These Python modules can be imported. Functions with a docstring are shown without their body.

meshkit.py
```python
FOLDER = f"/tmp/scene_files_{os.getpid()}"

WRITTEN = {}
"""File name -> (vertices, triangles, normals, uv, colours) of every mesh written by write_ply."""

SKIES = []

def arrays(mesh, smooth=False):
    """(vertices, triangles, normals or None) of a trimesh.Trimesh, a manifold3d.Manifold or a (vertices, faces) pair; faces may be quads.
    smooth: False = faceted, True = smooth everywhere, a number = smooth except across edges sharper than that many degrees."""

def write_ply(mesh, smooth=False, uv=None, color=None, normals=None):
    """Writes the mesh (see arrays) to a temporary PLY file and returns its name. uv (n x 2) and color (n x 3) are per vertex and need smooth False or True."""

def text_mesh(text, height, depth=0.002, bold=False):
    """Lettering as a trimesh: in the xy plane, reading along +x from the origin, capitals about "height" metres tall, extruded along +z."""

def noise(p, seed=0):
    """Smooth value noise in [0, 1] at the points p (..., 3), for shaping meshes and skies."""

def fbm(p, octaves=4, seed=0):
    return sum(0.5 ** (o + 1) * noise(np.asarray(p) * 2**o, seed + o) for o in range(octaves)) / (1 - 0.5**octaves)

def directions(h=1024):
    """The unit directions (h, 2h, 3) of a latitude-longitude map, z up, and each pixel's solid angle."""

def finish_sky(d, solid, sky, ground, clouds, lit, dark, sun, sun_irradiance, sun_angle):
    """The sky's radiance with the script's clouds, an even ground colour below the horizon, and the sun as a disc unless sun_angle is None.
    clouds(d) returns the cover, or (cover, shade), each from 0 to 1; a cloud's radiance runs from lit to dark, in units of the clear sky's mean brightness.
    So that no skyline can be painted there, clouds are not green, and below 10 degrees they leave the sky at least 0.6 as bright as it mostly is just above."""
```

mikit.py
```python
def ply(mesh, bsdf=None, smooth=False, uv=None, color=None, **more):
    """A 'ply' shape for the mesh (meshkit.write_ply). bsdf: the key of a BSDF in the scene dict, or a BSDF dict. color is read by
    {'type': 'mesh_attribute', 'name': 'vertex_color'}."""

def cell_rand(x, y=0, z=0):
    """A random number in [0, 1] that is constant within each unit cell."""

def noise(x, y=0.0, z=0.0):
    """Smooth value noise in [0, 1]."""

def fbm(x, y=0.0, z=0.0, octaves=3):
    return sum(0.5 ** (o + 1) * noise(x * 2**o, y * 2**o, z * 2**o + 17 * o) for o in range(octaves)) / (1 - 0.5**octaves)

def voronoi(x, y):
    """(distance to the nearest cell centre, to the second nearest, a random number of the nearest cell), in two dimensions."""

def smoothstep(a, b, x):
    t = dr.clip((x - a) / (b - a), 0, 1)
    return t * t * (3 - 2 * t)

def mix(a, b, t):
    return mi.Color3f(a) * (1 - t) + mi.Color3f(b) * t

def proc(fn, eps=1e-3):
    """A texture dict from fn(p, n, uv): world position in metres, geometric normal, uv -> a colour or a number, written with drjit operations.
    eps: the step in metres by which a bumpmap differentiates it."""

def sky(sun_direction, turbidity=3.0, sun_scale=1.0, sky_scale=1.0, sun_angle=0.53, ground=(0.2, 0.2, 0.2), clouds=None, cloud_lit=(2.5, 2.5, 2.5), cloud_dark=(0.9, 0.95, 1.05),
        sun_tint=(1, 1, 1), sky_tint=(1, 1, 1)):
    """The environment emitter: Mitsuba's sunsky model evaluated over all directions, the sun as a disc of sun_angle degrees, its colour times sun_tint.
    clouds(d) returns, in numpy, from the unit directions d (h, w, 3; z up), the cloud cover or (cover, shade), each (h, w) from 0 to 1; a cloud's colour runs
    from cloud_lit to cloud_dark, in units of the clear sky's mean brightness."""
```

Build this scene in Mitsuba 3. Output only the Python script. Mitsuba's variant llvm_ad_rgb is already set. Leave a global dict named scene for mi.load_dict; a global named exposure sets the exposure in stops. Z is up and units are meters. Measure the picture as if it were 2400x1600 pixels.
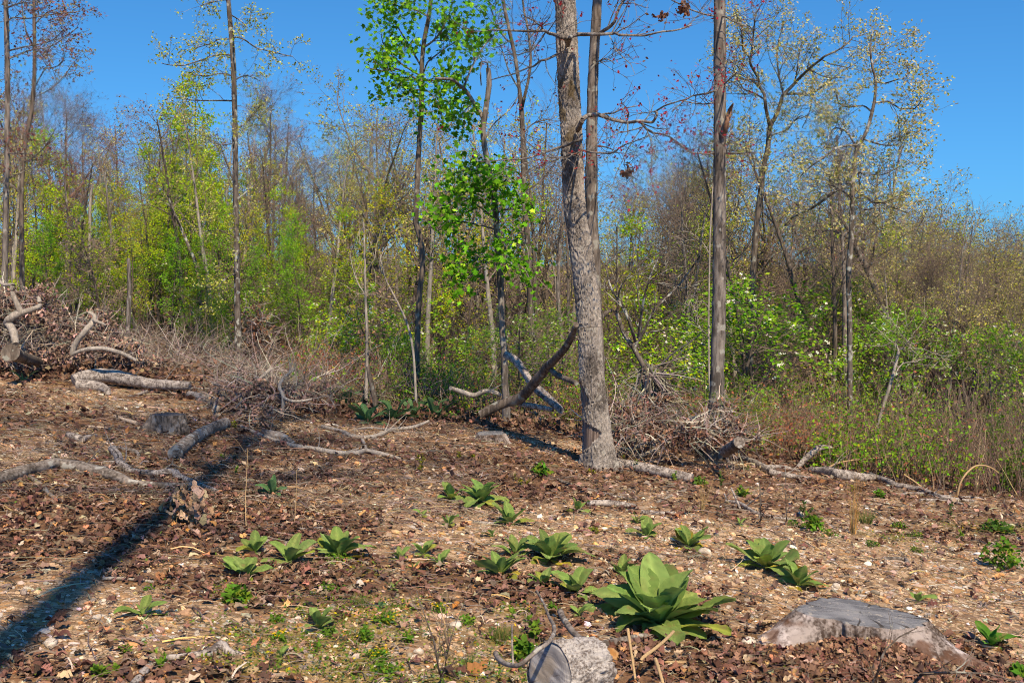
import math
import numpy as np
import drjit as dr
import mitsuba as mi
import mikit
import meshkit
from mikit import proc, fbm, noise, voronoi, cell_rand, smoothstep, mix

T = mi.ScalarTransform4f
scene, labels = {}, {}

# ---------------------------------------------------------------- camera, sky, exposure
FPX, HORIZON, EYE = 2335.0, 622.0, 1.6            # focal length and horizon in pixels of the 2400 x 1600 photograph
PITCH = math.atan((800 - HORIZON) / FPX)
FWD = np.array([0, math.cos(PITCH), -math.sin(PITCH)])
UPV = np.array([0, math.sin(PITCH), math.cos(PITCH)])
scene['camera'] = {'type': 'perspective', 'fov': 2 * math.degrees(math.atan(1200 / FPX)), 'fov_axis': 'x', 'near_clip': 0.05, 'far_clip': 3000.0,
                   'to_world': T().look_at(origin=[0, 0, EYE], target=[0, float(FWD[1]), float(EYE + FWD[2])], up=[0, 0, 1])}
SUN_AZ, SUN_EL = 19.0, 50.0                       # shadows fall away from the camera, a little towards the left
SUN = np.array([math.sin(math.radians(SUN_AZ)) * math.cos(math.radians(SUN_EL)), -math.cos(math.radians(SUN_AZ)) * math.cos(math.radians(SUN_EL)), math.sin(math.radians(SUN_EL))])
scene['sky'] = mikit.sky(SUN.tolist(), turbidity=2.5, sun_scale=1.3, sky_scale=1.02, sky_tint=(0.35, 0.90, 1.34), sun_tint=(1.0, 0.95, 0.875), ground=(0.2, 0.17, 0.12))
exposure = 1.65


# ---------------------------------------------------------------- terrain
def sstep(a, b, x):
    t = np.clip((np.asarray(x, float) - a) / (b - a), 0, 1)
    return t * t * (3 - 2 * t)


def gz(x, y, bumps=True):
    x, y = np.asarray(x, float), np.asarray(y, float)
    z = -0.085 * 9 * np.tanh(x / 9) - 0.018 * np.clip(y, -20, 14) + 0.14 * sstep(1.5, 5, -x) * sstep(3, 9, y)
    ang = x / np.maximum(y, 6)
    k = 0.035 + 0.15 * sstep(-0.34, 0.12, ang)
    e = y - (13.2 - 1.5 * sstep(-0.1, 0.45, ang))
    sp = np.where(e > 8, e, 1.2 * np.log1p(np.exp(np.minimum(e, 8) / 1.2)))
    z = z - 17.0 * (1 - np.exp(-k * sp / 17.0))
    if bumps:
        p = np.stack(np.broadcast_arrays(x, y, 0.0 * x), -1)
        near = np.exp(-np.abs(y) / 60)
        z = z + (0.10 * (meshkit.fbm(p * 0.45, 3, 5) - 0.5) + 0.035 * (meshkit.fbm(p * 2.3, 3, 9) - 0.5)) * near + (1 - near) * 2.5 * (meshkit.fbm(p * 0.013, 3, 3) - 0.5)
    return z


def ray(px, py):
    d = FWD[None] + ((np.atleast_1d(px) - 1200) / FPX)[:, None] * np.array([[1.0, 0, 0]]) + ((800 - np.atleast_1d(py)) / FPX)[:, None] * UPV[None]
    return d


def at(px, py, Y):
    """The point of the vertical plane y = Y that is seen at the photograph's pixel (px, py)."""
    d = ray(px, py)
    t = np.asarray(Y, float) / d[:, 1]
    out = d * np.reshape(t, (-1, 1)) + [0, 0, EYE]
    return out[0] if np.ndim(px) == 0 else out


def hit(px, py, lift=0.0):
    """The ground point that is seen at the pixel (or, with a lift, that lies under what is seen there at that height)."""
    d = ray(px, py)
    t = np.geomspace(2.0, 300, 230)
    P = d[:, None] * t[None, :, None] + [0, 0, EYE]
    below = P[..., 2] - lift < gz(P[..., 0], P[..., 1], False)
    i = np.where(below.any(1), below.argmax(1), len(t) - 1)
    lo, hi = t[np.maximum(i - 4, 0)], t[np.minimum(i + 3, len(t) - 1)]
    for _ in range(11):
        m = (lo + hi) / 2
        q = d * m[:, None] + [0, 0, EYE]
        b = q[:, 2] - lift < gz(q[:, 0], q[:, 1])
        lo, hi = np.where(b, lo, m), np.where(b, m, hi)
    q = d * hi[:, None] + [0, 0, EYE]
    q[:, 2] = gz(q[:, 0], q[:, 1])
    return q[0] if np.ndim(px) == 0 else q


def project(P):
    P = np.asarray(P, float) - [0, 0, EYE]
    w = P @ FWD
    return 1200 + FPX * P[..., 0] / w, 800 - FPX * (P @ UPV) / w


# ---------------------------------------------------------------- names and labels
def fresh(name):
    if name not in labels and name not in scene:
        return name
    n = 1
    while f'{name}_{n:03d}' in labels or f'{name}_{n:03d}' in scene:
        n += 1
    return f'{name}_{n:03d}'


def thing(name, label, cat, group=None, shape=None):
    k = fresh(name)
    labels[k] = {'label': label, 'category': cat}
    if group:
        labels[k]['group'] = group
    if shape is not None:
        scene[k] = shape
    return k


def part(parent, name, shape, label=None, kind=None):
    k = fresh(parent + '__' + name)
    scene[k] = shape
    if label or kind:
        labels[k] = {**({'label': label} if label else {}), **({'kind': kind} if kind else {})}
    return k


def setting(name, shape, label, kind='structure'):
    scene[name] = shape
    labels[name] = {'label': label, 'kind': kind}


# ---------------------------------------------------------------- mesh helpers
class MB:
    """Collects vertices, triangles and one colour per vertex."""

    def __init__(self):
        self.v, self.f, self.c, self.n = [], [], [], 0

    def add(self, v, f, c=(1, 1, 1)):
        v = np.asarray(v, float)
        self.v.append(v)
        self.f.append(np.asarray(f, int) + self.n)
        self.c.append(np.broadcast_to(np.asarray(c, float), v.shape))
        self.n += len(v)
        return self

    def ply(self, bsdf, smooth=False, color=True, **more):
        v, f = np.vstack(self.v), np.vstack(self.f)
        return mikit.ply((v, f), bsdf, smooth=smooth, color=np.clip(np.vstack(self.c), 0, 1) if color else None, **more)

    def tris(self):
        return sum(map(len, self.f))


def unit(v):
    return v / np.maximum(np.linalg.norm(v, axis=-1, keepdims=True), 1e-9)


def tubes(P, R, sides=5, cap=True):
    """Tubes along the polylines P (n, k, 3) with radii R (n, k)."""
    P, R = np.asarray(P, float), np.asarray(R, float)
    if P.ndim == 2:
        P, R = P[None], R[None]
    n, k, _ = P.shape
    t = unit(np.gradient(P, axis=1))
    main = unit(P[:, -1] - P[:, 0])
    ref = np.where(np.abs(main[:, 2:3]) < 0.8, [[0, 0, 1.0]], [[1.0, 0.2, 0]])[:, None]
    a = unit(np.cross(t, ref))
    b = np.cross(t, a)
    ang = np.arange(sides) * 2 * np.pi / sides
    v = P[:, :, None] + R[:, :, None, None] * (np.cos(ang)[:, None] * a[:, :, None] + np.sin(ang)[:, None] * b[:, :, None])
    i, j = np.meshgrid(np.arange(k - 1), np.arange(sides), indexing='ij')
    q = np.stack([i * sides + j, i * sides + (j + 1) % sides, (i + 1) * sides + (j + 1) % sides, (i + 1) * sides + j], -1).reshape(-1, 4)
    f = np.vstack([q[:, [0, 1, 2]], q[:, [0, 2, 3]]])
    if cap:
        e = (k - 1) * sides
        s = np.arange(1, sides - 1)
        f = np.vstack([f, np.stack([e + 0 * s, e + s, e + s + 1], 1), np.stack([0 * s, s + 1, s], 1)])
    f = (f[None] + (np.arange(n) * k * sides)[:, None, None]).reshape(-1, 3)
    return v.reshape(-1, 3), f


def resample(P, R, n):
    """A smooth curve through the points, n samples."""
    P, R = np.asarray(P, float), np.asarray(R, float)
    s = np.concatenate([[0], np.cumsum(np.linalg.norm(np.diff(P, axis=0), axis=1))])
    from scipy.interpolate import PchipInterpolator
    u = np.linspace(0, s[-1], n)
    return PchipInterpolator(s, P, axis=0)(u), np.interp(u, s, R)


def limb(P, R, sides=12, seg=0.05, knots=0.12, seed=0, grain=0.0):
    """A gnarled branch as a mesh: a tube with uneven radius."""
    L = np.linalg.norm(np.diff(np.asarray(P), axis=0), axis=1).sum()
    n = int(np.clip(L / seg, 4, 400))
    P, R = resample(P, R, n)
    v, f = tubes(P, R, sides)
    ax = np.repeat(P, sides, axis=0)
    d = v - ax
    rr = np.repeat(R, sides)
    nz = meshkit.fbm(v / np.maximum(rr.mean() * 2.2, 1e-3), 3, seed) - 0.5
    fine = (meshkit.noise(v * [90, 90, 90], seed + 3) - 0.5) * grain
    v = ax + d * (1 + knots * 2 * nz + fine)[:, None]
    return v, f


def polys(rng, S, D, L, k, wander=0.25, up=0.0):
    """Wandering polylines from starts S along directions D with lengths L."""
    m = len(S)
    P = np.empty((m, k, 3))
    P[:, 0], d = S, unit(D)
    for i in range(1, k):
        d = unit(d + wander * rng.normal(size=(m, 3)) + [0, 0, up])
        P[:, i] = P[:, i - 1] + d * (L / (k - 1))[:, None]
    return P


def sprout(rng, P, R, per, t0, t1, ang, spread, up=0.0):
    """Starts, directions and parent radii of side shoots on the polylines."""
    n, k, _ = P.shape
    par = np.repeat(np.arange(n), per)
    m = len(par)
    t = (t0 + (t1 - t0) * rng.random(m)) * (k - 1)
    i = np.minimum(t.astype(int), k - 2)
    w = (t - i)[:, None]
    S = P[par, i] * (1 - w) + P[par, i + 1] * w
    r = R[par, i] * (1 - w[:, 0]) + R[par, i + 1] * w[:, 0]
    tan = unit(P[par, i + 1] - P[par, i])
    side = unit(np.cross(tan, rng.normal(size=(m, 3))))
    a = np.radians(ang + spread * rng.normal(size=m))[:, None]
    D = unit(tan * np.cos(a) + side * np.sin(a) + [0, 0, up])
    return S, D, r, t / (k - 1)


def taper(n, k, r0, r1):
    r0, r1 = np.broadcast_to(r0, n), np.broadcast_to(r1, n)
    return r0[:, None] + (r1 - r0)[:, None] * np.linspace(0, 1, k)[None]


def frames(rng, normal, roll=None):
    """Random frames whose third axis is the normal."""
    m = len(normal)
    n = unit(normal)
    r = rng.normal(size=(m, 3)) if roll is None else roll
    t = unit(r - (r * n).sum(1, keepdims=True) * n)
    return np.stack([t, np.cross(n, t), n], 1)


def stamp(mb, tv, tf, pos, F, size, col):
    """Copies of the small mesh (tv, tf) at the positions, with frames F and sizes (m,) or (m, 3)."""
    m = len(pos)
    size = np.asarray(size, float)
    sc = np.broadcast_to(size[:, None] if size.ndim == 1 else size, (m, 3))
    v = pos[:, None] + np.einsum('mvk,mkj->mvj', tv[None] * sc[:, None], F)
    f = tf[None] + (np.arange(m) * len(tv))[:, None, None]
    mb.add(v.reshape(-1, 3), f.reshape(-1, 3), np.repeat(np.broadcast_to(col, (m, 3)), len(tv), 0))


def tones(rng, m, base, jitter=0.18, others=()):
    """m colours round the base, some of them from the others (weight, colour)."""
    c = np.tile(np.asarray(base, float), (m, 1))
    for w, o in others:
        k = rng.random(m) < w
        c[k] = o
    return np.clip(c * np.exp(jitter * rng.normal(size=(m, 1))) * np.exp(0.07 * rng.normal(size=(m, 3))), 0.004, 0.95)


# leaf templates: x is the leaf's length from its stem, z its face
DIAMOND = (np.array([[0, 0, 0], [0.45, 0.27, 0.09], [1, 0, 0], [0.45, -0.27, 0.09]]), np.array([[0, 2, 1], [0, 3, 2]]))
LOBED = (np.array([[0, 0, 0], [0.18, 0.32, .05], [0.35, 0.22, .04], [0.55, 0.52, .1], [0.62, 0.2, .03], [1, 0, -.08], [0.62, -0.2, .03], [0.55, -0.52, .1], [0.35, -0.22, .04], [0.18, -0.32, .05], [0.5, 0, 0]]),
         np.array([[10, i, (i + 1) % 10] for i in range(10)])[:, [0, 2, 1]])
PETALS = (np.array([[0, 0, 0], [.5, .22, .06], [.62, 0, .1], [.5, -.22, .06], [.22, .5, .06], [0, .62, .1], [-.22, .5, .06], [-.5, .22, .06], [-.62, 0, .1], [-.5, -.22, .06], [-.22, -.5, .06], [0, -.62, .1], [.22, -.5, .06]]),
          np.array([[0, 3, 2], [0, 2, 1], [0, 4, 5], [0, 5, 6], [0, 7, 8], [0, 8, 9], [0, 10, 11], [0, 11, 12]]))


def dry_leaf(seed):
    """A curled oak leaf: three ribs by seven stations with a wavy edge."""
    r = np.random.default_rng(seed)
    s = np.linspace(0, 1, 7)
    w = np.array([0.03, 0.2, 0.13, 0.33, 0.2, 0.3, 0.04]) * r.uniform(0.8, 1.25, 7)
    bend, curl = r.uniform(-0.9, 0.9), r.uniform(0.3, 1.3)
    V = []
    for a, b in zip(s, w):
        zc = bend * (a - 0.5) ** 2 * 0.7 + 0.05 * r.normal()
        V += [[a, -b, zc + curl * b * r.uniform(0.4, 1.1)], [a, 0, zc], [a, b, zc + curl * b * r.uniform(0.4, 1.1)]]
    F = []
    for i in range(6):
        for j in (0, 1):
            q = 3 * i + j
            F += [[q, q + 3, q + 4], [q, q + 4, q + 1]]
    V = np.array(V)
    V[:, 2] -= V[:, 2].min()
    return V - [0.5, 0, 0], np.array(F)[:, [0, 2, 1]]


DRY = [dry_leaf(s) for s in range(7)]


def pebble(seed, sub=0):
    import trimesh
    m = trimesh.creation.icosphere(subdivisions=sub, radius=1.0)
    r = np.random.default_rng(seed)
    v = np.array(m.vertices)
    cut = unit(r.normal(size=(7, 3)))
    for c in cut:
        d = v @ c
        v -= np.maximum(d - r.uniform(0.5, 0.85), 0)[:, None] * c
    return v * [1.0, r.uniform(0.55, 0.9), r.uniform(0.35, 0.6)], np.array(m.faces)


PEBBLES = [pebble(s) for s in range(6)]
STONES = [pebble(40 + s, 2) for s in range(8)]


# ---------------------------------------------------------------- materials
def two(b):
    return {'type': 'twosided', 'bsdf': b}


VC = {'type': 'mesh_attribute', 'name': 'vertex_color'}
scene['matt'] = two({'type': 'diffuse', 'reflectance': VC})
scene['leaf'] = {'type': 'principledthin', 'base_color': VC, 'roughness': 0.6, 'diff_trans': 0.6, 'spec_trans': 0.0, 'eta': 1.3}


def bark(dark, light, scale=1.0, lichen=None, lichen_at=0.62, stretch=7.0):
    def fn(p, n, uv):
        ridge = fbm(p.x * 55 * scale, p.y * 55 * scale, p.z * stretch * scale, 3)
        big = fbm(p.x * 7, p.y * 7, p.z * 3 + 9, 3)
        c = mix(dark, light, smoothstep(0.3, 0.7, ridge * 0.65 + big * 0.35))
        if lichen is not None:
            c = mix(c, lichen, smoothstep(lichen_at, lichen_at + 0.1, fbm(p.x * 16 + 4, p.y * 16, p.z * 11, 3)) * 0.85)
        return c
    return two({'type': 'diffuse', 'reflectance': proc(fn)})


scene['bark_dark'] = bark((0.075, 0.062, 0.052), (0.20, 0.17, 0.145), lichen=(0.30, 0.31, 0.27), lichen_at=0.6)
scene['bark_grey'] = bark((0.085, 0.075, 0.068), (0.265, 0.24, 0.22), lichen=(0.36, 0.36, 0.33))
scene['bark_pale'] = bark((0.24, 0.215, 0.185), (0.46, 0.42, 0.37), scale=1.4)
scene['bark_lichen'] = bark((0.075, 0.064, 0.055), (0.19, 0.165, 0.145), lichen=(0.44, 0.46, 0.42), lichen_at=0.55)


def main_bark_fn(p, n, uv):
    plate = 0.6 * fbm(p.x * 100, p.y * 100, p.z * 26, 3) + 0.4 * noise(p.x * 150, p.y * 150, p.z * 120)
    big = fbm(p.x * 9 + 3, p.y * 9, p.z * 3.1, 3)
    c = mix((0.095, 0.085, 0.078), (0.375, 0.345, 0.315), smoothstep(0.33, 0.66, plate * 0.55 + big * 0.45))
    c = mix(c, (0.43, 0.42, 0.38), smoothstep(0.62, 0.74, fbm(p.x * 24, p.y * 24, p.z * 17 + 5, 2)) * 0.6)
    moss = smoothstep(0.62, 0.72, fbm(p.x * 9, p.y * 9, p.z * 5 + 31, 3)) * smoothstep(2.4, 2.8, p.z)
    return mix(c, (0.12, 0.09, 0.045), moss * 0.8)


scene['bark_plates'] = two({'type': 'diffuse', 'reflectance': proc(main_bark_fn)})


def grey_wood_fn(p, n, uv):
    g = fbm(p.x * 30, p.y * 30, p.z * 30, 3)
    s = fbm(p.x * 160, p.y * 160, p.z * 10, 2)
    c = mix((0.115, 0.098, 0.09), (0.47, 0.43, 0.395), smoothstep(0.32, 0.66, g * 0.5 + s * 0.5))
    return mix(c, (0.06, 0.05, 0.045), smoothstep(0.66, 0.74, fbm(p.x * 40 + 9, p.y * 40, p.z * 110, 2)) * 0.8)


scene['weathered_wood'] = two({'type': 'diffuse', 'reflectance': proc(grey_wood_fn)})


def bare_wood_fn(p, n, uv):
    s = fbm(p.x * 90, p.y * 90, p.z * 2.2, 3)
    return mix((0.115, 0.088, 0.075), (0.27, 0.215, 0.185), smoothstep(0.3, 0.72, s))


scene['bare_wood'] = two({'type': 'diffuse', 'reflectance': proc(bare_wood_fn)})


def lying_bark_fn(p, n, uv):
    g = fbm(p.x * 60, p.y * 60, p.z * 60, 3)
    b = fbm(p.x * 9, p.y * 9, p.z * 9 + 3, 3)
    c = mix((0.085, 0.072, 0.062), (0.31, 0.275, 0.245), smoothstep(0.3, 0.7, g * 0.6 + b * 0.4))
    return mix(c, (0.42, 0.42, 0.39), smoothstep(0.6, 0.7, fbm(p.x * 22, p.y * 22, p.z * 22, 3)) * 0.8)


scene['bark_lying'] = two({'type': 'diffuse', 'reflectance': proc(lying_bark_fn)})

# ---------------------------------------------------------------- the ground
LITTER = [(330, 1240, 1.0, 0.9, 1.3), (150, 1190, 0.9, 0.8, 1.2), (520, 1170, 0.9, 0.7, 0.9), (560, 1400, 0.45, 0.35, 1.0), (740, 1370, 0.45, 0.3, 0.9), (850, 1245, 0.4, 0.3, 0.9), (1900, 1570, 0.9, 0.35, 1.6),
          (2150, 1590, 0.7, 0.3, 1.2), (1500, 1570, 0.4, 0.2, 1.2), (1380, 1300, 0.5, 0.3, 0.8), (1640, 1400, 0.35, 0.3, 0.9), (1500, 1120, 1.2, 0.9, 0.8), (1250, 1150, 0.7, 0.6, 0.7), (430, 1590, 0.5, 0.16, 1.2),
          (1150, 1400, 0.5, 0.3, 0.8), (700, 1060, 1.6, 0.8, 0.6), (1760, 1120, 1.0, 0.5, 0.6), (1080, 1590, 0.4, 0.15, 0.9),
          (130, 1420, 0.6, 0.35, -1.2), (300, 1480, 0.8, 0.35, -1.2), (900, 1560, 1.0, 0.4, -1.4), (1130, 1450, 0.6, 0.3, -0.9), (2050, 1330, 1.2, 0.6, -1.3), (1750, 1270, 1.0, 0.5, -1.0), (2250, 1420, 0.7, 0.6, -1.2),
          (1200, 1250, 0.9, 0.35, -1.0), (900, 1280, 0.5, 0.25, -0.8), (1000, 1170, 0.7, 0.4, -0.5), (330, 1000, 1.2, 0.9, 0.35), (120, 980, 1.2, 1.0, 0.45), (560, 1050, 1.0, 0.7, 0.4), (2050, 1190, 0.8, 0.5, -0.7), (1400, 1220, 0.7, 0.3, -0.9), (60, 1480, .5, .3, -.8)]
_c = np.array([hit(a, b) for a, b, *_ in LITTER])


def litter(x, y):
    x, y = np.asarray(x, float), np.asarray(y, float)
    p = np.stack([x, y, 0 * x], -1)
    m = 0.44 + 1.1 * (meshkit.fbm(p * 1.3, 4, 21) - 0.5) + 0.9 * (meshkit.fbm(p * 6.5, 3, 23) - 0.5)
    for (cx, cy, _), (_, _, rx, ry, w) in zip(_c, LITTER):
        m = m + w * 0.42 * np.exp(-((x - cx) / rx) ** 2 - ((y - cy) / ry) ** 2)
    ang = x / np.maximum(y, 4)
    m = m + 1.2 * sstep(0, 1.6, y - (11.3 - 1.6 * sstep(0.0, 0.5, ang)))
    return np.clip(m, 0, 1)


MOSS = [(620, 1490, 0.3, 0.12), (900, 1460, 0.35, 0.14), (880, 1550, 0.45, 0.12), (1100, 1500, 0.25, 0.1), (1180, 1500, 0.25, 0.1), (870, 1345, 0.3, 0.15), (1080, 1545, 0.3, 0.1), (930, 1590, 0.4, 0.08), (2120, 1262, 0.3, 0.15), (2330, 1240, 0.4, 0.2), (780, 1580, 0.2, 0.08), (700, 1480, 0.3, 0.12), (820, 1430, 0.3, 0.12), (980, 1420, 0.3, 0.12), (1020, 1500, 0.3, 0.12), (960, 1560, 0.4, 0.12), (560, 1560, 0.2, 0.08), (480, 1380, 0.2, 0.1), (1240, 1430, 0.2, 0.08)]
_m = np.array([hit(a, b) for a, b, *_ in MOSS])


def mossy(x, y):
    m = 0
    for (cx, cy, _), (_, _, rx, ry) in zip(_m, MOSS):
        m = m + np.exp(-((x - cx) / rx) ** 2 - ((y - cy) / ry) ** 2)
    p = np.stack([x, y, 0 * x], -1)
    return np.clip(m * 1.3 * sstep(0.35, 0.65, meshkit.fbm(p * 5, 3, 33)), 0, 1)


def ground_fn(p, n, uv):
    lit, moss = uv.x, uv.y
    d1, e1, r1 = voronoi(p.x * 34, p.y * 34)
    d2, e2, r2 = voronoi(p.x * 15 + 3.1, p.y * 15)
    f = fbm(p.x * 3, p.y * 3, 0, 3)
    big = smoothstep(0.62, 0.7, r2)
    r = dr.select(r2 > 0.66, r2 * 3 - 2, r1)
    gap = dr.select(r2 > 0.66, e2 - d2, e1 - d1)
    stone = mix((0.24, 0.16, 0.10), (0.54, 0.40, 0.26), smoothstep(0.05, 0.7, r))
    stone = mix(stone, (0.58, 0.53, 0.46), smoothstep(0.78, 0.86, r))
    stone = mix(stone, (0.42, 0.25, 0.12), smoothstep(0.9, 0.93, r))
    sand = mix((0.22, 0.14, 0.085), (0.40, 0.28, 0.175), f)
    gravel = mix(sand * 0.75, stone, smoothstep(0.03, 0.22, gap))
    fine = fbm(p.x * 60, p.y * 60, 7, 2)
    duff = mix((0.085, 0.050, 0.034), (0.23, 0.135, 0.08), smoothstep(0.25, 0.75, fine * 0.6 + r1 * 0.4))
    t = smoothstep(0.3, 0.7, lit + (fine - 0.5) * 0.5 + (r1 - 0.5) * 0.25)
    c = mix(gravel, duff, t)
    return mix(c, mix((0.16, 0.15, 0.03), (0.24, 0.19, 0.05), fine), moss * 0.7)


scene['soil'] = two({'type': 'diffuse', 'reflectance': proc(ground_fn)})


def axis(lo, hi, step, far, grow=1.16):
    a, s = list(np.arange(lo, hi, step)), step
    up = [a[-1]]
    while up[-1] < far:
        s *= grow
        up.append(up[-1] + s)
    s, dn = step, [a[0]]
    while dn[-1] > -far:
        s *= grow
        dn.append(dn[-1] - s)
    return np.array(dn[:0:-1] + a + up[1:])


gx, gy = axis(-7.5, 7.5, 0.04, 900), axis(2.6, 14.0, 0.034, 900)
gy = gy[gy > -60]
X, Y = np.meshgrid(gx, gy, indexing='ij')
Z = gz(X, Y)
_p = np.stack([X, Y, 0 * X], -1)
fine = np.exp(-np.maximum(np.hypot(X / 7.5, (Y - 8) / 6) - 1, 0) * 4)
Z = Z + fine * (0.018 * (meshkit.fbm(_p * 14, 3, 2) - 0.5) + 0.012 * (meshkit.noise(_p * 32, 8) - 0.5))
nx, ny = X.shape
i, j = np.meshgrid(np.arange(nx - 1), np.arange(ny - 1), indexing='ij')
q = np.stack([i * ny + j, (i + 1) * ny + j, (i + 1) * ny + j + 1, i * ny + j + 1], -1).reshape(-1, 4)
guv = np.stack([litter(X, Y).ravel(), mossy(X, Y).ravel()], 1)
setting('ground', mikit.ply((np.stack([X, Y, Z], -1).reshape(-1, 3), q), 'soil', smooth=True, uv=guv), 'stony clearing floor of tan gravel and brown leaf litter sloping down into a wooded valley')

# ---------------------------------------------------------------- loose litter on the ground
rng = np.random.default_rng(11)


def strew(n, y0, y1, seed, power=1.0):
    r = np.random.default_rng(seed)
    y = y0 + (y1 - y0) * r.random(n) ** power
    x = (r.random(n) * 2 - 1) * (0.56 * y + 0.5)
    return x, y


def tilted(r, x, y, amount):
    e = 0.05
    nrm = np.stack([-(gz(x + e, y) - gz(x - e, y)) / (2 * e), -(gz(x, y + e) - gz(x, y - e)) / (2 * e), np.ones_like(x)], -1)
    return unit(nrm + amount * r.normal(size=nrm.shape))


# gravel
mb = MB()
x, y = strew(54000, 3.2, 11.5, 1, 1.2)
keep = rng.random(len(x)) > litter(x, y) * 1.25 - 0.12
x, y = x[keep], y[keep]
s = np.clip(0.0072 * np.exp(0.52 * rng.normal(size=len(x))), 0.003, 0.026) * (1 + 0.07 * y)
col = tones(rng, len(x), (0.43, 0.295, 0.185), 0.30, [(0.24, (0.64, 0.54, 0.42)), (0.18, (0.44, 0.25, 0.12)), (0.15, (0.30, 0.25, 0.21)), (0.05, (0.66, 0.62, 0.56))])
which = rng.integers(0, 6, len(x))
for w in range(6):
    k = which == w
    stamp(mb, *PEBBLES[w], np.stack([x[k], y[k], gz(x[k], y[k]) + s[k] * 0.15], 1), frames(rng, tilted(rng, x[k], y[k], 0.25)), s[k], col[k])
setting('gravel', mb.ply('matt'), 'loose tan, white and rusty gravel over the clearing floor', 'stuff')

# dead leaves
mb = MB()
x, y = strew(52000, 3.2, 13.0, 2, 1.1)
keep = rng.random(len(x)) < np.clip(litter(x, y) * 1.4 - 0.30, 0.08, 1)
x, y = x[keep], y[keep]
s = np.clip(rng.normal(0.043, 0.015, len(x)), 0.015, 0.095)
col = tones(rng, len(x), (0.165, 0.094, 0.071), 0.32, [(0.22, (0.25, 0.15, 0.11)), (0.14, (0.095, 0.060, 0.050)), (0.06, (0.36, 0.20, 0.09)), (0.12, (0.34, 0.26, 0.185))])
which = rng.integers(0, 7, len(x))
near = y < 8
for w in range(7):
    k = (which == w) & near
    stamp(mb, *DRY[w], np.stack([x[k], y[k], gz(x[k], y[k]) + 0.006 + 0.012 * rng.random(k.sum())], 1), frames(rng, tilted(rng, x[k], y[k], 0.33)), s[k], col[k])
k = ~near
stamp(mb, *DIAMOND, np.stack([x[k], y[k], gz(x[k], y[k]) + 0.01 + 0.02 * rng.random(k.sum())], 1), frames(rng, tilted(rng, x[k], y[k], 0.5)), np.stack([s[k] * 1.1, s[k] * 1.3, s[k]], 1), col[k])
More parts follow.
